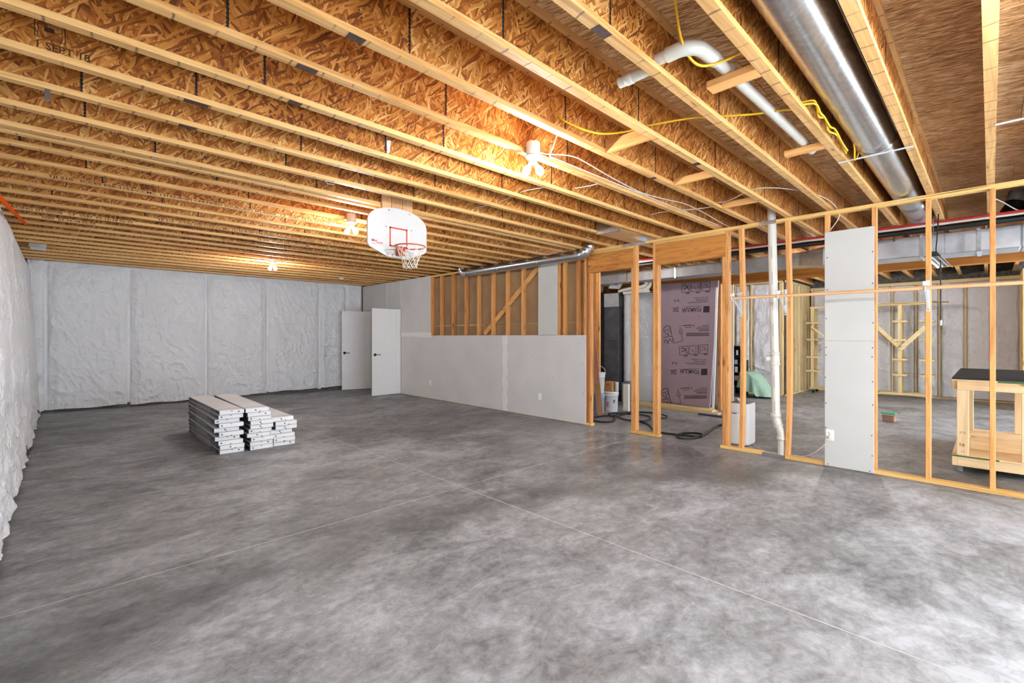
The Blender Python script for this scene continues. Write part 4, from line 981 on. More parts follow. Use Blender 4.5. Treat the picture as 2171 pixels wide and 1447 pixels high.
# ------------------------------------------------------------------ far room walls
def batt(y0, y1, z0, z1, place, seed, parent):
    V, Fc = blanket(y0, y1, z1, lambda s: np.full_like(s, z0), place, seed, res=0.025, amp=1.6, plump=0.035)
    mb = MB(); mb.add(V, Fc, True); mb.build('insulation_batt', 'poly_batt', parent)
wfar = thing('wall_far', 'far exterior wall of pale studs with white faced insulation batts', 'wall', (XF, 1.5, 0), kind='structure')
MB().box((XF+0.05, YF, 0), (XF+0.3, YB+0.2, H+DJ)).build('foundation', 'concrete_wall', wfar)
MB().box((XF+0.01, YF, 2.66), (XF+0.05, 3.5, H+DJ)).build('rim_insulation', 'insul_shade_grey', wfar)
fs_ = [3.26, 2.85, 2.44, 2.03, 1.62, 1.20, 0.80, 0.38, -0.03, -0.44, -0.85, -1.26, -1.67, -2.08, -2.5, -2.9]
for y in fs_: MB().rbox((XF-0.089, y-0.019, 0.04), (XF, y+0.019, 2.575), 0.003).build('stud', 'pale_z', wfar)
MB().rbox((XF-0.089, YF, 2.576), (XF, 3.3, 2.65), 0.003).build('top_plate', 'pale_y', wfar)
MB().rbox((XF-0.089, YF, 0), (XF, 3.3, 0.038), 0.003).build('bottom_plate', 'pale_y', wfar)
for i, (a, b_) in enumerate(zip(fs_[:-1], fs_[1:])):
    batt(b_+0.02, a-0.02, 0.05, 2.57, lambda s, z, d: (XF-0.03-d, s, z), 300+i*3, wfar)
XW = 12.1
wfl = thing('wall_far_left', 'exterior wall of pale studs and white batts behind the green-draped table', 'wall', (XW, 4.5, 0), kind='structure')
MB().box((XW+0.1, 3.45, 0), (XW+0.2, 6.4, H+DJ)).build('foundation', 'concrete_wall', wfl)
fs2 = [3.40, 3.44, 4.08, 4.48, 4.89, 5.30, 5.71, 6.1]
for y in fs2: MB().rbox((XW, y-0.019, 0.04), (XW+0.089, y+0.019, 2.65), 0.003).build('stud', 'pale_z', wfl)
MB().rbox((XW, 3.38, 2.651), (XW+0.089, 6.3, 2.70), 0.003).build('top_plate', 'pale_y', wfl)
MB().rbox((XW, 3.38, 0), (XW+0.089, 6.3, 0.038), 0.003).build('bottom_plate', 'pale_y', wfl)
for i, (a, b_) in enumerate(zip(fs2[1:-1], fs2[2:])):
    batt(a+0.02, b_-0.02, 0.12, 2.64, lambda s, z, d: (XW+0.07-d, s, z), 400+i*3, wfl)
wj = thing('wall_jog', 'short return wall of closely spaced pale studs in the far room', 'wall', (13.1, 3.38, 0), kind='structure')
for x in np.arange(12.2, 14.15, 0.29): MB().rbox((x, 3.30, 0.04), (x+0.14, 3.338, 2.65), 0.003).build('stud', 'pale_z', wj)
MB().rbox((XW, 3.30, 0), (XF-0.09, 3.345, 0.038), 0.003).build('bottom_plate', 'pale_x', wj)
MB().rbox((XW, 3.30, 2.651), (XF-0.09, 3.345, 2.70), 0.003).build('top_plate', 'pale_x', wj)
MB().box((XW+0.1, 3.346, 0), (XF, 3.37, H)).build('sheathing', 'insul_shade_grey', wj)  # dark grey sheet stands in for shadow in the gaps between studs
wrt = thing('wall_far_right', 'pale stud return wall at the right edge of the far room', 'wall', (13.3, -0.42, 0), kind='structure')
for x in (12.75, 13.15, 13.55, 13.95): MB().rbox((x, -0.50, 0.04), (x+0.038, -0.412, 2.65), 0.003).build('stud', 'pale_z', wrt)
MB().box((12.75, -0.52, 0), (XF-0.09, -0.502, 2.7)).build('sheathing', 'pale_x', wrt)

# ------------------------------------------------------------------ lumber rack on casters
XR = 13.3
rk = thing('lumber_rack', 'pale wooden rolling lumber rack with V braces and short arms', 'rack', (XR, 2, 0))
for x in (XR, XR+0.36):
    MB().rbox((x, 0.86, 2.085), (x+0.038, 3.12, 2.125), 0.003).build('top_rail', 'pale_y', rk); MB().rbox((x, 0.86, 0.10), (x+0.038, 3.12, 0.145), 0.003).build('bottom_rail', 'pale_y', rk)
    for y in (3.07, 2.1, 1.40, 0.95): MB().rbox((x+0.001, y-0.035, 0.146), (x+0.037, y+0.035, 2.084), 0.003).build('post', 'pale_z', rk)
for y in (3.07, 1.40, 0.95):
    for z in (0.52, 0.86, 1.29, 1.70): MB().rbox((XR-0.04, y-0.12, z), (XR+0.42, y+0.12, z+0.045), 0.003).build('arm', 'pale_x', rk)
for p, q in (((XR-0.02, 1.90, 1.72), (XR-0.02, 1.42, 1.16)), ((XR-0.02, 0.97, 1.60), (XR-0.02, 1.40, 1.10)), ((XR-0.02, 3.05, 1.60), (XR-0.02, 2.45, 1.10)), ((XR-0.02, 2.12, 1.65), (XR-0.02, 2.4, 1.15))):
    MB().beam(p, q, 0.036, 0.085, (-0.1, 0.7, 0.6)).build('brace', 'pale_y', rk)
MB().rbox((XR-0.1, 0.62, 2.126), (XR+0.5, 2.6, 2.138), 0.002).build('top_board', 'pale_y', rk)
for x in (XR+0.02, XR+0.38):
    for y in (3.05, 0.95):
        cs = MB().box((x-0.012, y-0.02, 0.045), (x+0.012, y+0.02, 0.10)).build('caster', 'steel', rk); MB().lathe((x-0.012, y, 0.036), [(0.03,0),(0.035,0.004),(0.035,0.02),(0.03,0.024)], 14, (1,0,0)).build('wheel', 'black_jacket', cs)

# ------------------------------------------------------------------ workbench at the right
wbn = thing('workbench', 'pale wooden rolling workbench with black ribbed mat top', 'workbench', (7.6, -0.3, 0))
bx0, bx1, by0, by1 = 6.6, 8.6, -0.94, 0.28
mat_o = MB().rbox((bx0, by0, 0.955), (bx1, by1, 0.97), 0.003).build('mat_top', 'rubber_mat', wbn, 'black ribbed rubber mat')
mb = MB()
for i in range(52): x = bx0+0.02+i*0.038; mb.box((x, by0+0.01, 0.97), (x+0.018, by1-0.01, 0.9735))
mb.build('rib', 'rubber_mat', mat_o)
MB().rbox((bx0, by0, 0.937), (bx1, by1, 0.954), 0.002).build('top_panel', 'bench_y', wbn)
MB().box((bx0-0.001, -0.55, 0.938), (bx0, -0.05, 0.953)).build('edge_paint', 'green_edge', wbn, 'green painted edge')
for y0, y1 in ((by1-0.04, by1-0.002), (by0+0.002, by0+0.04)): MB().rbox((bx0+0.04, y0, 0.848), (bx1-0.04, y1, 0.936), 0.003).build('apron', 'bench_x', wbn)
for x0, x1 in ((bx0+0.002, bx0+0.04), (bx1-0.04, bx1-0.002)): MB().rbox((x0, by0+0.04, 0.848), (x1, by1-0.04, 0.936), 0.003).build('apron', 'bench_y', wbn)
def leg(x, y): 
    MB().rbox((x, y, 0.182), (x+0.038, y+0.088, 0.937 if x > 6.7 else 0.847), 0.003).build('leg', 'bench_z', wbn); MB().rbox((x+0.039, y, 0.182), (x+0.128, y+0.038, 0.847), 0.003).build('leg', 'bench_z', wbn)
for x in (bx0+0.004, bx1-0.135):
    for y in (0.155, -0.295, -0.90): leg(x, y)
MB().rbox((bx0-0.01, by0, 0.166), (bx1, by1, 0.181), 0.002).build('shelf', 'bench_y', wbn)
MB().box((bx0-0.0115, -0.06, 0.167), (bx0-0.0103, by1, 0.180)).build('edge_paint', 'green_edge', wbn, 'green painted edge')
MB().rbox((7.05, -0.9, 0.182), (7.068, 0.15, 0.335), 0.002).build('divider', 'bench_y', wbn)
for y0, y1 in ((by1-0.04, by1-0.002), (by0+0.002, by0+0.04)): MB().rbox((bx0, y0, 0.070), (bx1, y1, 0.165), 0.003).build('base_rail', 'bench_x', wbn)
for x0, x1 in ((bx0, bx0+0.038), (bx1-0.04, bx1-0.002)): MB().rbox((x0, by0+0.041, 0.070), (x1, by1-0.041, 0.165), 0.003).build('base_rail', 'bench_y', wbn)
mb = MB()
for y, z, w, h in ((0.222,0.415,0.045,0.006),(0.222,0.40,0.012,0.006),(0.19,0.40,0.016,0.006),(0.222,0.275,0.01,0.03),(0.205,0.27,0.02,0.03),(0.21,0.215,0.03,0.006)): mb.box((bx0+0.0030, y-w, z), (bx0+0.0042, y, z+h))
mb.build('grade_stamp', 'faint_ink', wbn, 'faint brown lumber stamp')
for x in (bx0+0.04, bx1-0.06):
    for y in (by1-0.06, by0+0.06):
        cs = MB().box((x-0.014, y-0.02, 0.032), (x+0.014, y+0.02, 0.070)).build('caster', 'steel', wbn); MB().lathe((x-0.011, y, 0.026), [(0.021,0),(0.025,0.003),(0.025,0.019),(0.021,0.022)], 14, (1,0,0)).build('wheel', 'grey_plastic', cs)

# ------------------------------------------------------------------ things on the far floor
tp_ = onZ(1885, 893)
tb = thing('plastic_tub', 'clear plastic tub of orange stuff with green lid on the floor', 'tub', (tp_.x, tp_.y, 0))
loft([[(x, y, z) for x, y in round_rect(tp_.x, tp_.y, 0.085*s, 0.085*s, 0.02)] for z, s in ((0.002,0.9),(0.13,1.0))], 'tub_body', 'tub_plastic', tb)
loft([[(x, y, z) for x, y in round_rect(tp_.x, tp_.y, 0.085*s, 0.085*s, 0.02)] for z, s in ((0.005,0.86),(0.095,0.92))], 'contents', 'orange_fill', tb)
loft([[(x, y, z) for x, y in round_rect(tp_.x, tp_.y, 0.092*s, 0.092*s, 0.02)] for z, s in ((0.131,1.0),(0.150,1.0),(0.153,0.95))], 'lid', 'green_lid', tb)

dr = thing('draped_table', 'low table draped with a mint green cloth in the far room', 'table', (11.75, 3.95, 0))
tcx, tcy, ta, tbb, tz = 11.46, 3.84, 0.27, 0.25, 0.585
mb = MB(); nn_, mm = 72, 14; vs = []; fs = []
for j in range(mm+1):
    f_ = j/mm
    for i in range(nn_):
        a = 2*math.pi*i/nn_; c, s = math.cos(a), math.sin(a)
        sup = (abs(c)**3+abs(s)**3)**(-1/3)
        right_ = max(0, -s)         # slopes out to the right of the picture
        if f_ < 0.35:
            k = f_/0.35; r = k; z = tz+0.012*math.sin(5*a)*k-0.02*k*k-0.22*right_*k*k*0.9
            vs.append((tcx+ta*sup*c*r, tcy+tbb*sup*s*r-0.02*right_*k, z))
        else:
            k = (f_-0.35)/0.65; fold = 1+0.07*math.sin(11*a+2*k)*k+0.05*math.sin(17*a)*k+0.12*k
            zt_ = tz-0.02-0.2*right_; zb = 0.05 if s < 0.2 else 0.12+0.1*math.sin(2*a)**2
            if c < -0.3 and -0.3 < s < 0.4: zb = 0.14
            vs.append((tcx+ta*sup*c*fold, tcy+tbb*sup*s*fold-0.02*right_-0.22*right_*k, zt_+(zb-zt_)*k))
for j in range(mm):
    for i in range(nn_): fs.append((j*nn_+i, j*nn_+(i+1) % nn_, (j+1)*nn_+(i+1) % nn_, (j+1)*nn_+i))
mb.add(vs, fs, True); mb.build('table_cloth', 'mint_cloth', dr, 'mint green draped cloth')
MB().rbox((tcx-0.22, tcy-0.2, 0.30), (tcx+0.22, tcy+0.2, 0.33), 0.003).build('table_top', 'black_shelf', dr)
for a in (-0.2, 0.2):
    for c in (-0.18, 0.18): MB().rbox((tcx+a-0.02, tcy+c-0.02, 0), (tcx+a+0.02, tcy+c+0.02, 0.30), 0.003).build('leg', 'black_shelf', dr)

bs = thing('book_rack', 'black rack of small books beside the green-draped table', 'book rack', (11.95, 4.4, 0))
by_a, by_b = onX(1586, 765, 11.95).y, 4.56
MB().box((11.98, by_a+0.08, 0.0), (12.0, by_b, 1.16)).build('back_panel', 'black_shelf', bs)
for z in (0.30, 0.50, 0.70, 0.92, 1.14): MB().rbox((11.86, by_a+0.08, z-0.012), (11.98, by_b, z+0.012), 0.002).build('shelf', 'black_shelf', bs)
for y in (by_a+0.08, 4.405, by_b+0.012): MB().rbox((11.86, y-0.006, 0), (11.98, y+0.006, 1.15), 0.002).build('upright', 'black_shelf', bs)
MB().rbox((11.86, by_a, 0.3), (11.98, by_a+0.075, 0.82), 0.002).build('end_panel', 'black_shelf', bs)
books = [(0.945, 4.475, 0.11, 0.10, 'book_green', 'small green-covered book on the top shelf of the black rack'), (0.945, 4.33, 0.04, 0.11, 'book_white', 'white book at the right of the top shelf of the black rack'), (0.72, 4.49, 0.085, 0.15, 'book_white', 'pale grey book on the second shelf of the black rack'), (0.72, 4.36, 0.07, 0.10, 'book_blue', 'pale blue book on the second shelf of the black rack'), (0.52, 4.465, 0.09, 0.10, 'book_white', 'white book on the third shelf of the black rack'), (0.52, 4.35, 0.06, 0.13, 'book_white', 'upright white book on the third shelf of the black rack'), (0.32, 4.49, 0.06, 0.12, 'book_tan', 'tan book at the left of the fourth shelf of the black rack'), (0.32, 4.345, 0.09, 0.11, 'book_tan', 'tan book at the right of the fourth shelf of the black rack')]
for z, y, w, h, mt, lab in books:
    o = MB().rbox((11.885, y-w/2, z-0.0075), (11.90, y+w/2, z+h), 0.002).rbox((11.9005, y-w/2+0.003, z-0.004), (11.915, y+w/2-0.003, z+h-0.004), 0.001).build('book', mt); tag(o, lab, 'book', 'small books on the black rack')
bp = onZ(1553, 837)
bp = bp+Vector((0.12, 0.16, 0)); o = MB().rbox((bp.x, bp.y-0.09, 0), (bp.x+0.24, bp.y+0.12, 0.2), 0.003).box((bp.x-0.001, bp.y+0.01, 0.0), (bp.x+0.241, bp.y+0.02, 0.2008)).build('cardboard_box', 'cardboard'); tag(o, 'small brown cardboard box on the floor left of the green-draped table', 'box')

# ------------------------------------------------------------------ utility room behind the doorways
wu = thing('wall_utility', 'framed utility room wall behind the purple foam board', 'wall', (9.3, 4.6, 0), kind='structure')
for y in (3.50, 3.95, 4.35, 4.76, 5.17, 5.6, 6.0): MB().rbox((9.20, y-0.019, 0.04), (9.289, y+0.019, 2.385), 0.003).build('stud', 'pale_z', wu)
MB().box((9.29, 3.45, 0), (9.31, 6.2, 2.388)).build('sheathing', 'drywall', wu)
MB().rbox((9.20, 3.45, 0), (9.289, 6.2, 0.038), 0.003).build('bottom_plate', 'pale_y', wu)
wus = thing('wall_utility_side', 'drywall side wall closing the utility room', 'wall', (7.6, 6.2, 0), kind='structure')
MB().box((XP+0.11, 6.23, 0), (9.3, 6.25, H)).build('drywall_sheet', 'drywall', wus)
pst = onX(1527, 700, 8.99); tag(MB().rbox((8.95, pst.y-0.03, 0.0), (9.04, pst.y+0.03, 2.387), 0.003).build('timber_post', 'stud'), 'brown timber post right of the purple foam board', 'post')
for u0_, u1_, x in ((1263, 1271, 7.55), (1252, 1261, 7.60)):
    ya, yb_ = onX(u0_, 700, x).y, onX(u1_, 700, x).y
    tag(MB().rbox((x, yb_, 0), (x+0.04, ya, H-0.003), 0.003).build('timber_post', 'stud'), 'rough timber post behind the stacked buckets, %s of two' % ('right' if u0_ > 1260 else 'left'), 'post')
XB = 8.84
corners = [onX(1522.6, 594, XB), Vector((XB, 4.80, onX(1522.6, 594, XB).z+0.02)), Vector((XB, 4.86, 0.062)), Vector((XB, onX(1504, 863, XB).y, 0.040))]
fb_ = thing('foam_board', 'purple foam insulation board with upside-down black print, leaning upright', 'foam board', (XB, 4.25, 0.04))
MB().prism(corners, (0.05, 0, 0)).build('panel', 'foam_purple', fb_)
def pb(u, v): p = onX(u, v, XB); return Vector((XB-0.0012, p.y, p.z))
mb = MB(); mpx = (pb(1466, 650).z-pb(1466, 660).z)/10
def ftext(txt, u0, u1, v, cap_px):
    a = pb(u0, v); w = pb(u1, v).y-a.y; put_text(mb, txt, a, (0,1,0), (0,0,-1), cap_px*mpx, w)
def line(pts, w=0.9):
    for (ua, va), (ub, vb) in zip(pts[:-1], pts[1:]):
        p, q = pb(ua, va), pb(ub, vb); d = (q-p); 
        if d.length < 1e-5: continue
        s = Vector((0, -d.z, d.y)).normalized()*(w*mpx/2); mb.poly([p-s, q-s, q+s, p+s])
for dv, du in ((0, 0), (132.7, -4.6)):
    ftext('FOAMULAR', 1487+du, 1446+du, 651.4+dv, 8.8); ftext('250', 1439.2+du, 1427+du, 651.7+dv, 9.2); ftext('R-10', 1440+du, 1429+du, 634.3+dv, 5.4)
    ftext('\u2022 SUPERIOR MOISTURE RESISTANCE', 1502.5+du, 1457.5+du, 637.6+dv, 2.6); ftext('\u2022 STRONG & DURABLE', 1502.5+du, 1476+du, 633.2+dv, 2.6); ftext('\u2022 EASY TO CUT & HANDLE', 1502.7+du, 1471+du, 628.6+dv, 2.6)
    sq = [(1491.4,648.8),(1504.2,648.2),(1504.2,661.8),(1490.8,662.2)]; mb.poly([pb(u+du, v+dv) for u, v in sq][::-1])
    line([(1449+du, 650.0+dv), (1487+du, 648.6+dv)], 0.8); line([(1420+du, 652+dv), (1438+du, 650.6+dv)], 0.5)
    for (ua, ub, va) in ((1486.4,1505.3,598.4),(1466,1484.3,600),(1445.2,1463.4,601.4)):
        vb = va+18; line([(ua+du,va+dv),(ub+du,va+dv-0.6),(ub+du,vb+dv-0.6),(ua+du,vb+dv),(ua+du,va+dv)], 1.0)
        line([(ub-9+du, vb+2+dv), (ub-1+du, vb+1.6+dv)], 2.0)
    line([(1490+du,600+dv),(1490+du,614+dv)]); line([(1493+du,609+dv),(1504+du,608.5+dv)]); line([(1494+du,607+dv),(1494.5+du,602+dv),(1498+du,601+dv),(1499+du,607+dv),(1501+du,603+dv)])
    line([(1480+du,602+dv),(1480.5+du,615+dv)]); line([(1471+du,606+dv),(1474+du,612+dv),(1478+du,614+dv)]); line([(1448+du,606+dv),(1453+du,604+dv),(1458+du,609+dv),(1461+du,616+dv)], 1.6); line([(1449+du,613+dv),(1455+du,610+dv),(1460+du,605+dv)], 1.6)
    # small print and the line drawing of a hand with a cutting line
    for v, ua in ((689.2,1489),(692.5,1479),(695.5,1474.5),(698.5,1482),(700.2,1481)): line([(1503.6+du, v+dv), (ua+du, v+0.5+dv)], 1.0)
    for v in (705.2, 707.2, 709.2, 711): line([(1503.4+du, v+dv), (1455+du, v+0.6+dv)], 1.1)
    line([(1466.5+du,688.8+dv),(1447+du,690+dv)], 1.6); line([(1466.5+du,693+dv),(1452+du,694+dv)], 1.0); line([(1469+du,690+dv),(1471+du,690+dv)], 3.4)
    line([(1441.3+du,688.5+dv),(1442.5+du,697+dv)], 0.8); line([(1440+du,702+dv),(1441+du,698+dv),(1444+du,697.4+dv),(1447+du,702+dv),(1447+du,706+dv),(1444+du,708.5+dv),(1441+du,707+dv),(1440+du,702+dv)], 1.0); line([(1441.5+du,702+dv),(1445+du,703+dv)]); line([(1441.5+du,705+dv),(1446+du,705.5+dv)])
    line([(1445.3+du,708.5+dv),(1447.6+du,722+dv),(1428.5+du,727.5+dv),(1424+du,709+dv),(1420.8+du,689+dv)], 1.0)
    line([(1406+du,697+dv),(1413+du,690+dv),(1418+du,690.5+dv),(1424.5+du,710+dv)], 1.3); line([(1406+du,699+dv),(1411+du,706+dv),(1418+du,711+dv),(1416+du,698+dv),(1408+du,700+dv)], 1.2)
    line([(1407+du,715+dv),(1413+du,714+dv),(1418+du,712+dv),(1425+du,713+dv),(1428+du,721+dv),(1426+du,726+dv)], 1.2); line([(1408+du,722+dv),(1413+du,720+dv),(1416+du,726+dv),(1420+du,718+dv),(1424+du,724+dv)], 1.3); line([(1410+du,727+dv),(1409+du,724+dv)], 1.5); line([(1415.5+du,729+dv),(1417+du,725+dv)], 1.5)
mb.build('print', 'ink', fb_, 'black upside-down product print')['kind'] = 'stuff'
for u in (1516.5, 1519.5):
    a, b_ = onX(u, 609, 8.70), onX(u-6.5, 866, 8.62)
    o = MB().beam((8.62, b_.y, 0.012), (8.75, a.y, onX(u, 609, 8.75).z), 0.022, 0.012, (0,1,0)).build('trim_board', 'door_paint'); tag(o, 'slim white trim board leaning right of the foam board, %s of two' % ('left' if u < 1518 else 'right'), 'trim board', 'leaning white trim boards')
for i, (x, z, l0, l1, lab) in enumerate(((8.30, 0.0, 3.35, 5.2, 'long bare board on the floor in front of the foam board, nearest the doorway'), (8.52, 0.0, 3.50, 5.4, 'long bare board on the floor under the foam board, behind the first'), (8.31, 0.04, 3.45, 4.9, 'bare board lying on top of the front floor board'))):
    o = MB().rbox((x, l0, z), (x+0.16, l1, z+0.038), 0.003).build('lumber_board', 'pale_y'); tag(o, lab, 'board', 'boards on the utility room floor')
o = MB().rbox((8.80, 3.7, 0.0), (8.93, 4.86, 0.038), 0.003).build('lumber_board', 'pale_y'); tag(o, 'board lying under the foot of the purple foam board', 'board', 'boards on the utility room floor')
a = onZ(1504, 881, 0.01); o = MB().rbox((8.12, 2.95, 0.0), (8.17, 3.62, 0.03), 0.003).build('spirit_level', 'blue_trim'); tag(o, 'dark blue straight bar on the floor by the doorway jamb', 'level')

fc = onX(1367, 700, 9.02)
wh = thing('foil_cylinder', 'large vertical cylinder wrapped in shiny foil insulation', 'insulated tank', (8.92, fc.y*8.92/9.02, 0))
mb = MB(); vs = []; fs = []; S_, T_ = 40, 60
for j in range(T_+1):
    for i in range(S_):
        a = 2*math.pi*i/S_; z = 0.02+2.30*j/T_
        r = 0.245+0.010*math.sin(9*z+2*a)*math.sin(3*a+z*4)+0.006*math.sin(31*z+5*a)
        if j in (0, T_): r *= 0.93
        vs.append((8.92+r*math.cos(a), fc.y*8.92/9.02+r*math.sin(a), z))
for j in range(T_):
    for i in range(S_): fs.append((j*S_+i, j*S_+(i+1) % S_, (j+1)*S_+(i+1) % S_, (j+1)*S_+i))
fs += [tuple(range(S_-1,-1,-1)), tuple(T_*S_+k for k in range(S_))]
mb.add(vs, fs, True); mb.build('foil_jacket', 'foil', wh)
for z in (0.02, 2.30): MB().lathe((8.92, fc.y*8.92/9.02, z-0.015), [(0.235,0),(0.235,0.03)], 32).build('end_ring', 'galvanised', wh)
sc_ = onX(1331, 700, 8.45)
o = thing('foil_duct', 'slim vertical foil-wrapped duct beside the big foil cylinder', 'duct', (8.45, sc_.y, 0.46))
MB().tube(smooth_path([(8.45, sc_.y, 0.47), (8.45, sc_.y, 1.2), (8.45, sc_.y, 1.9), (8.45, sc_.y, 2.36)], 8), [0.078+0.003*math.sin(i*2.4) for i in range(25)], 20).build('foil_jacket', 'foil', o)
MB().lathe((8.45, sc_.y, 0.44), [(0.08,0),(0.085,0.02),(0.08,0.04)], 20).build('collar', 'grey_plastic', o)
MB().rbox((8.36, sc_.y-0.09, 0.0), (8.54, sc_.y+0.09, 0.44), 0.004).build('stand', 'grey_plastic', o)
f0, f1 = onX(1322, 700, 8.62).y, onX(1268, 700, 8.62).y
fu = thing('furnace', 'dark grey sheet-metal furnace cabinet and plenum inside the utility room', 'furnace', (8.8, (f0+f1)/2, 0))
MB().rbox((8.62, f0+0.01, 0.03), (9.17, f1+0.03, 2.36), 0.004).build('cabinet', 'furnace_black', fu)
p0_, p1_ = onX(1312, 700, 8.5).y, onX(1281, 700, 8.5).y
MB().rbox((8.50, p0_, 0.25), (8.618, p1_, 2.02), 0.004).build('plenum', 'plenum_dark', fu); MB().rbox((8.49, p0_, 2.025), (8.618, p1_, 2.32), 0.004).build('plenum_cap', 'galvanised', fu)
MB().box((8.498, p0_+0.005, 1.3), (8.5, p1_-0.005, 1.305)).build('panel_seam', 'furnace_black', fu)
for z in np.arange(0.3, 1.3, 0.03): MB().box((8.497, p0_+0.02, z), (8.4995, p1_-0.02, z+0.004)).build('louver_line', 'furnace_black', fu)
MB().box((8.62, f0+0.01, 0), (9.17, f1+0.03, 0.03)).build('base', 'furnace_black', fu)
rg_ = [onX(1298, 591, 8.2), onX(1322, 598, 8.2), onX(1313, 612, 8.2), onX(1290, 611, 8.2)]
o = thing('duct_flap', 'white square metal flap hanging under the trunk duct in the doorway', 'flap', tuple(rg_[3]))
MB().prism(rg_, (0.004, 0, 0)).build('plate', 'insul_duct', o); c_ = onX(1306, 603, 8.198); MB().lathe(c_, [(0.012,0),(0.012,0.002)], 10, (-1,0,0)).build('knockout', 'black_metal', o)
hz = rg_[0].z; MB().box((8.2, rg_[0].y-0.02, hz), (8.21, rg_[0].y, 2.47)).build('hanger', 'galvanised', o)
pl = [onX(u, v, 8.35) for u, v in ((1312, 617), (1342, 610), (1358, 608))]; pl2 = [onX(u, v, 8.35) for u, v in ((1362, 607), (1368, 603), (1369, 598))]
o = thing('flue_pipe', 'white plastic flue pipes with two elbows in front of the foil cylinder', 'pipe', tuple(pl[0]))
MB().tube(pl, 0.034, 14).build('pipe', 'pvc', o); MB().tube(smooth_path([pl[2]]+pl2, 5), 0.038, 14).build('elbow', 'pvc', o)
pl3 = [onX(u, v, 8.40) for u, v in ((1345, 616), (1368, 612), (1376, 606), (1378, 598))]; MB().tube(smooth_path(pl3, 5), 0.036, 14).build('elbow', 'pvc', o)
MB().tube([onX(1322, 621, 8.36), onX(1376, 616, 8.36)], 0.03, 14).build('pipe', 'pvc', o)

def bucket(x, y, z, r, h, mat, label, lid=False, handle=True, name='bucket'):
    t = thing(name, label, 'bucket', (x, y, z), 'buckets in the utility room')
    MB().lathe((x, y, z), [(r*0.86,0),(r*0.88,0.01),(r*0.98,h*0.80),(r*1.05,h*0.81),(r*1.05,h*0.84),(r*0.99,h*0.85),(r*0.99,h*0.90),(r*1.06,h*0.91),(r*1.06,h*0.95),(r,h*0.97),(r,h)]+([] if lid else [(r*0.95,h),(r*0.93,h*0.9)]), 28).build('pail', mat, t)
    if lid: MB().lathe((x, y, z+h), [(r*1.05,-0.012),(r*1.07,0.0),(r*1.05,0.010),(r*0.9,0.012),(r*0.88,0.006)], 28).build('lid', mat, t)
    return t
e = onZ(1296, 873); ex, ey = e.x+0.09, e.y+0.06; er = 0.128
eb = bucket(ex, ey, 0, er, 0.375, 'white_plastic', 'white bucket with a red letter E and black print')
mb = MB(); mk = MB(); vd = Vector((-ex, -ey, 0)).normalized(); side_ = Vector((-vd.y, vd.x, 0))     # towards the camera / to its right
if side_.dot(Vector((rx, ry, 0))) < 0: side_ = -side_
def wrap(mbx, txt, ang0, z, cap, width):
    vs, fs = text_geo(txt); w = max(v.x for v in vs)
    out = []
    for v in vs:
        a = ang0+(v.x/w)*width/er; rr = er*0.955+0.0022+0.0*v.y
        zz = z+v.y*cap/0.7; rr = er*(0.88+0.10*(zz/(0.375*0.8)))+0.002
        d = vd*math.cos(a)+side_*math.sin(a); out.append((ex+d.x*rr, ey+d.y*rr, zz))
    mbx.add(out, fs)
wrap(mb, 'E', -0.78, 0.10, 0.085, 0.06); mb.build('lettering', 'red_ink', eb, 'red letter E')
for zz, w, h in ((0.205,0.045,0.018),(0.18,0.035,0.016),(0.165,0.02,0.012)):
    d = vd*math.cos(0.42)+side_*math.sin(0.42); tn = Vector((-d.y, d.x, 0)); rr = er*(0.88+0.10*(zz/0.3))+0.002; c = Vector((ex, ey, 0))+d*rr
    mk.poly([c-tn*w/2+Vector((0,0,zz)), c+tn*w/2+Vector((0,0,zz)), c+tn*w/2+Vector((0,0,zz+h)), c-tn*w/2+Vector((0,0,zz+h))])
mk.build('label', 'black_metal', eb, 'small black print')
hb = MB(); hb.tube(smooth_path([Vector((ex, ey, 0.335))+(vd*math.cos(a)+side_*math.sin(a))*er*1.08+Vector((0,0,-0.055*math.sin((a+1.45)/2.9*math.pi))) for a in np.linspace(-1.45, 1.45, 9)], 3), 0.004, 6).build('handle', 'white_jacket', eb)
MB().rbox((ex-0.08, ey-0.055, 0.376), (ex+0.08, ey+0.10, 0.545), 0.003)
o = thing('small_carton', 'small brown carton with red mark on top of the E bucket', 'box', (ex, ey, 0.376))
MB().rbox((ex-0.075, ey-0.06, 0.377), (ex+0.085, ey+0.11, 0.55), 0.003).build('carton', 'cardboard', o)
MB().box((ex-0.0765, ey-0.005, 0.48), (ex-0.0752, ey+0.06, 0.515)).build('print', 'red_ink', o)
o = MB().lathe((ex+0.03, ey-0.10, 0.377), [(0.03,0),(0.032,0.01),(0.032,0.14),(0.034,0.145),(0.034,0.165),(0.03,0.17)], 18).build('white_jar', 'white_plastic'); tag(o, 'slim white jar beside the small carton on the E bucket', 'jar')
c1 = onZ(1272, 878); cx1, cy1 = c1.x+0.06, c1.y+0.10
bucket(cx1, cy1, 0, 0.13, 0.37, 'blue_bucket', 'grey-blue bucket at the bottom of the pair beside the E bucket')
ub = bucket(cx1, cy1, 0.372, 0.135, 0.36, 'white_plastic', 'white lidded bucket with raised handle on top of the grey-blue one', True)
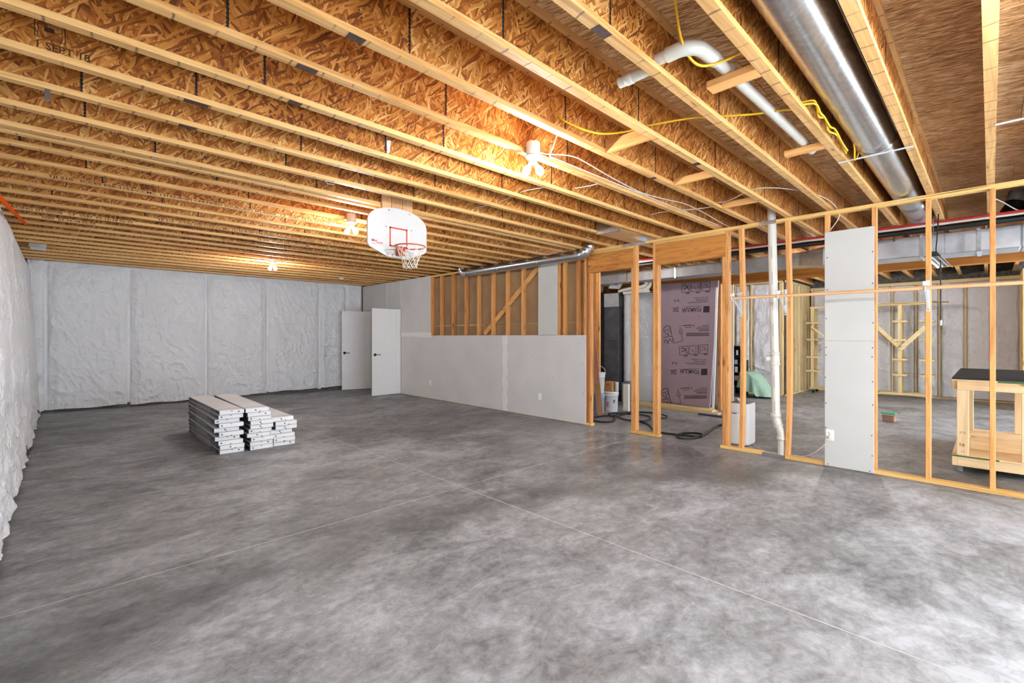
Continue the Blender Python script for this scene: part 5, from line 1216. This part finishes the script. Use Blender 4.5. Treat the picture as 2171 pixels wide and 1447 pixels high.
MB().tube(smooth_path([Vector((cx1, cy1, 0.70))+side_*0.14, Vector((cx1, cy1, 0.80))+side_*0.13, Vector((cx1, cy1, 0.86))+side_*0.05, Vector((cx1, cy1, 0.87))-side_*0.05, Vector((cx1, cy1, 0.80))-side_*0.13, Vector((cx1, cy1, 0.70))-side_*0.14], 5), 0.004, 6).build('handle', 'white_plastic', ub)
c2 = onZ(1252, 880); bucket(c2.x-0.10, c2.y+0.16, 0, 0.13, 0.37, 'blue_bucket', 'pale blue bucket half hidden behind the doorway jamb'); bucket(c2.x-0.10, c2.y+0.16, 0.372, 0.13, 0.36, 'white_plastic', 'white bucket half hidden behind the jamb, on the pale blue one', True)
a, b_ = onZ(1273, 881, 0.012), onX(1253, 690, 6.62)
o = thing('leaning_plank', 'reddish brown plank leaning behind the doorway jamb', 'plank', (a.x, a.y, 0)); MB().beam(a, b_, 0.10, 0.022, (1, 0.5, 0)).build('plank', 'plank_red', o)
m0 = Vector(a).lerp(b_, 0.22); m1 = Vector(a).lerp(b_, 0.36); MB().beam(m0, m1, 0.102, 0.024, (1, 0.5, 0)).build('label', 'cardboard', o)
w_ = onZ(1327, 871); o = MB().rbox((w_.x, w_.y-0.05, 0), (w_.x+0.06, w_.y+0.06, onX(1327, 814, w_.x).z), 0.004).build('white_post', 'pvc'); tag(o, 'scuffed white square post standing by the E bucket', 'post')

def hose(pix, r, label):
    o = MB().tube(smooth_path([onZ(u, v, r+0.001+(0.02 if i % 5 == 3 else 0)) for i, (u, v) in enumerate(pix)], 8), r, 8).build('hose', 'black_jacket'); tag(o, label, 'hose', 'black hoses on the utility floor')
hose([(1338,873),(1310,880),(1280,881),(1262,884),(1257,889),(1270,893),(1295,893),(1303,889),(1300,883),(1290,878)], 0.013, 'black hose loop on the floor just right of the half wall')
hose([(1290,876),(1305,875),(1330,876),(1352,878),(1375,882),(1378,888),(1360,892),(1332,890),(1312,885),(1306,879),(1315,875),(1345,873),(1380,874),(1402,878),(1414,882),(1408,886),(1385,886)], 0.013, 'tangled black hose coils on the floor behind the doorway post')
hose([(1340,888),(1358,893),(1375,900),(1384,910),(1395,915),(1420,919),(1450,922),(1478,925),(1489,922),(1480,918),(1455,917),(1438,920),(1436,926),(1450,929),(1475,927),(1492,921),(1505,912),(1520,903),(1532,900)], 0.014, 'black hose snaking across the wide doorway with one coil')
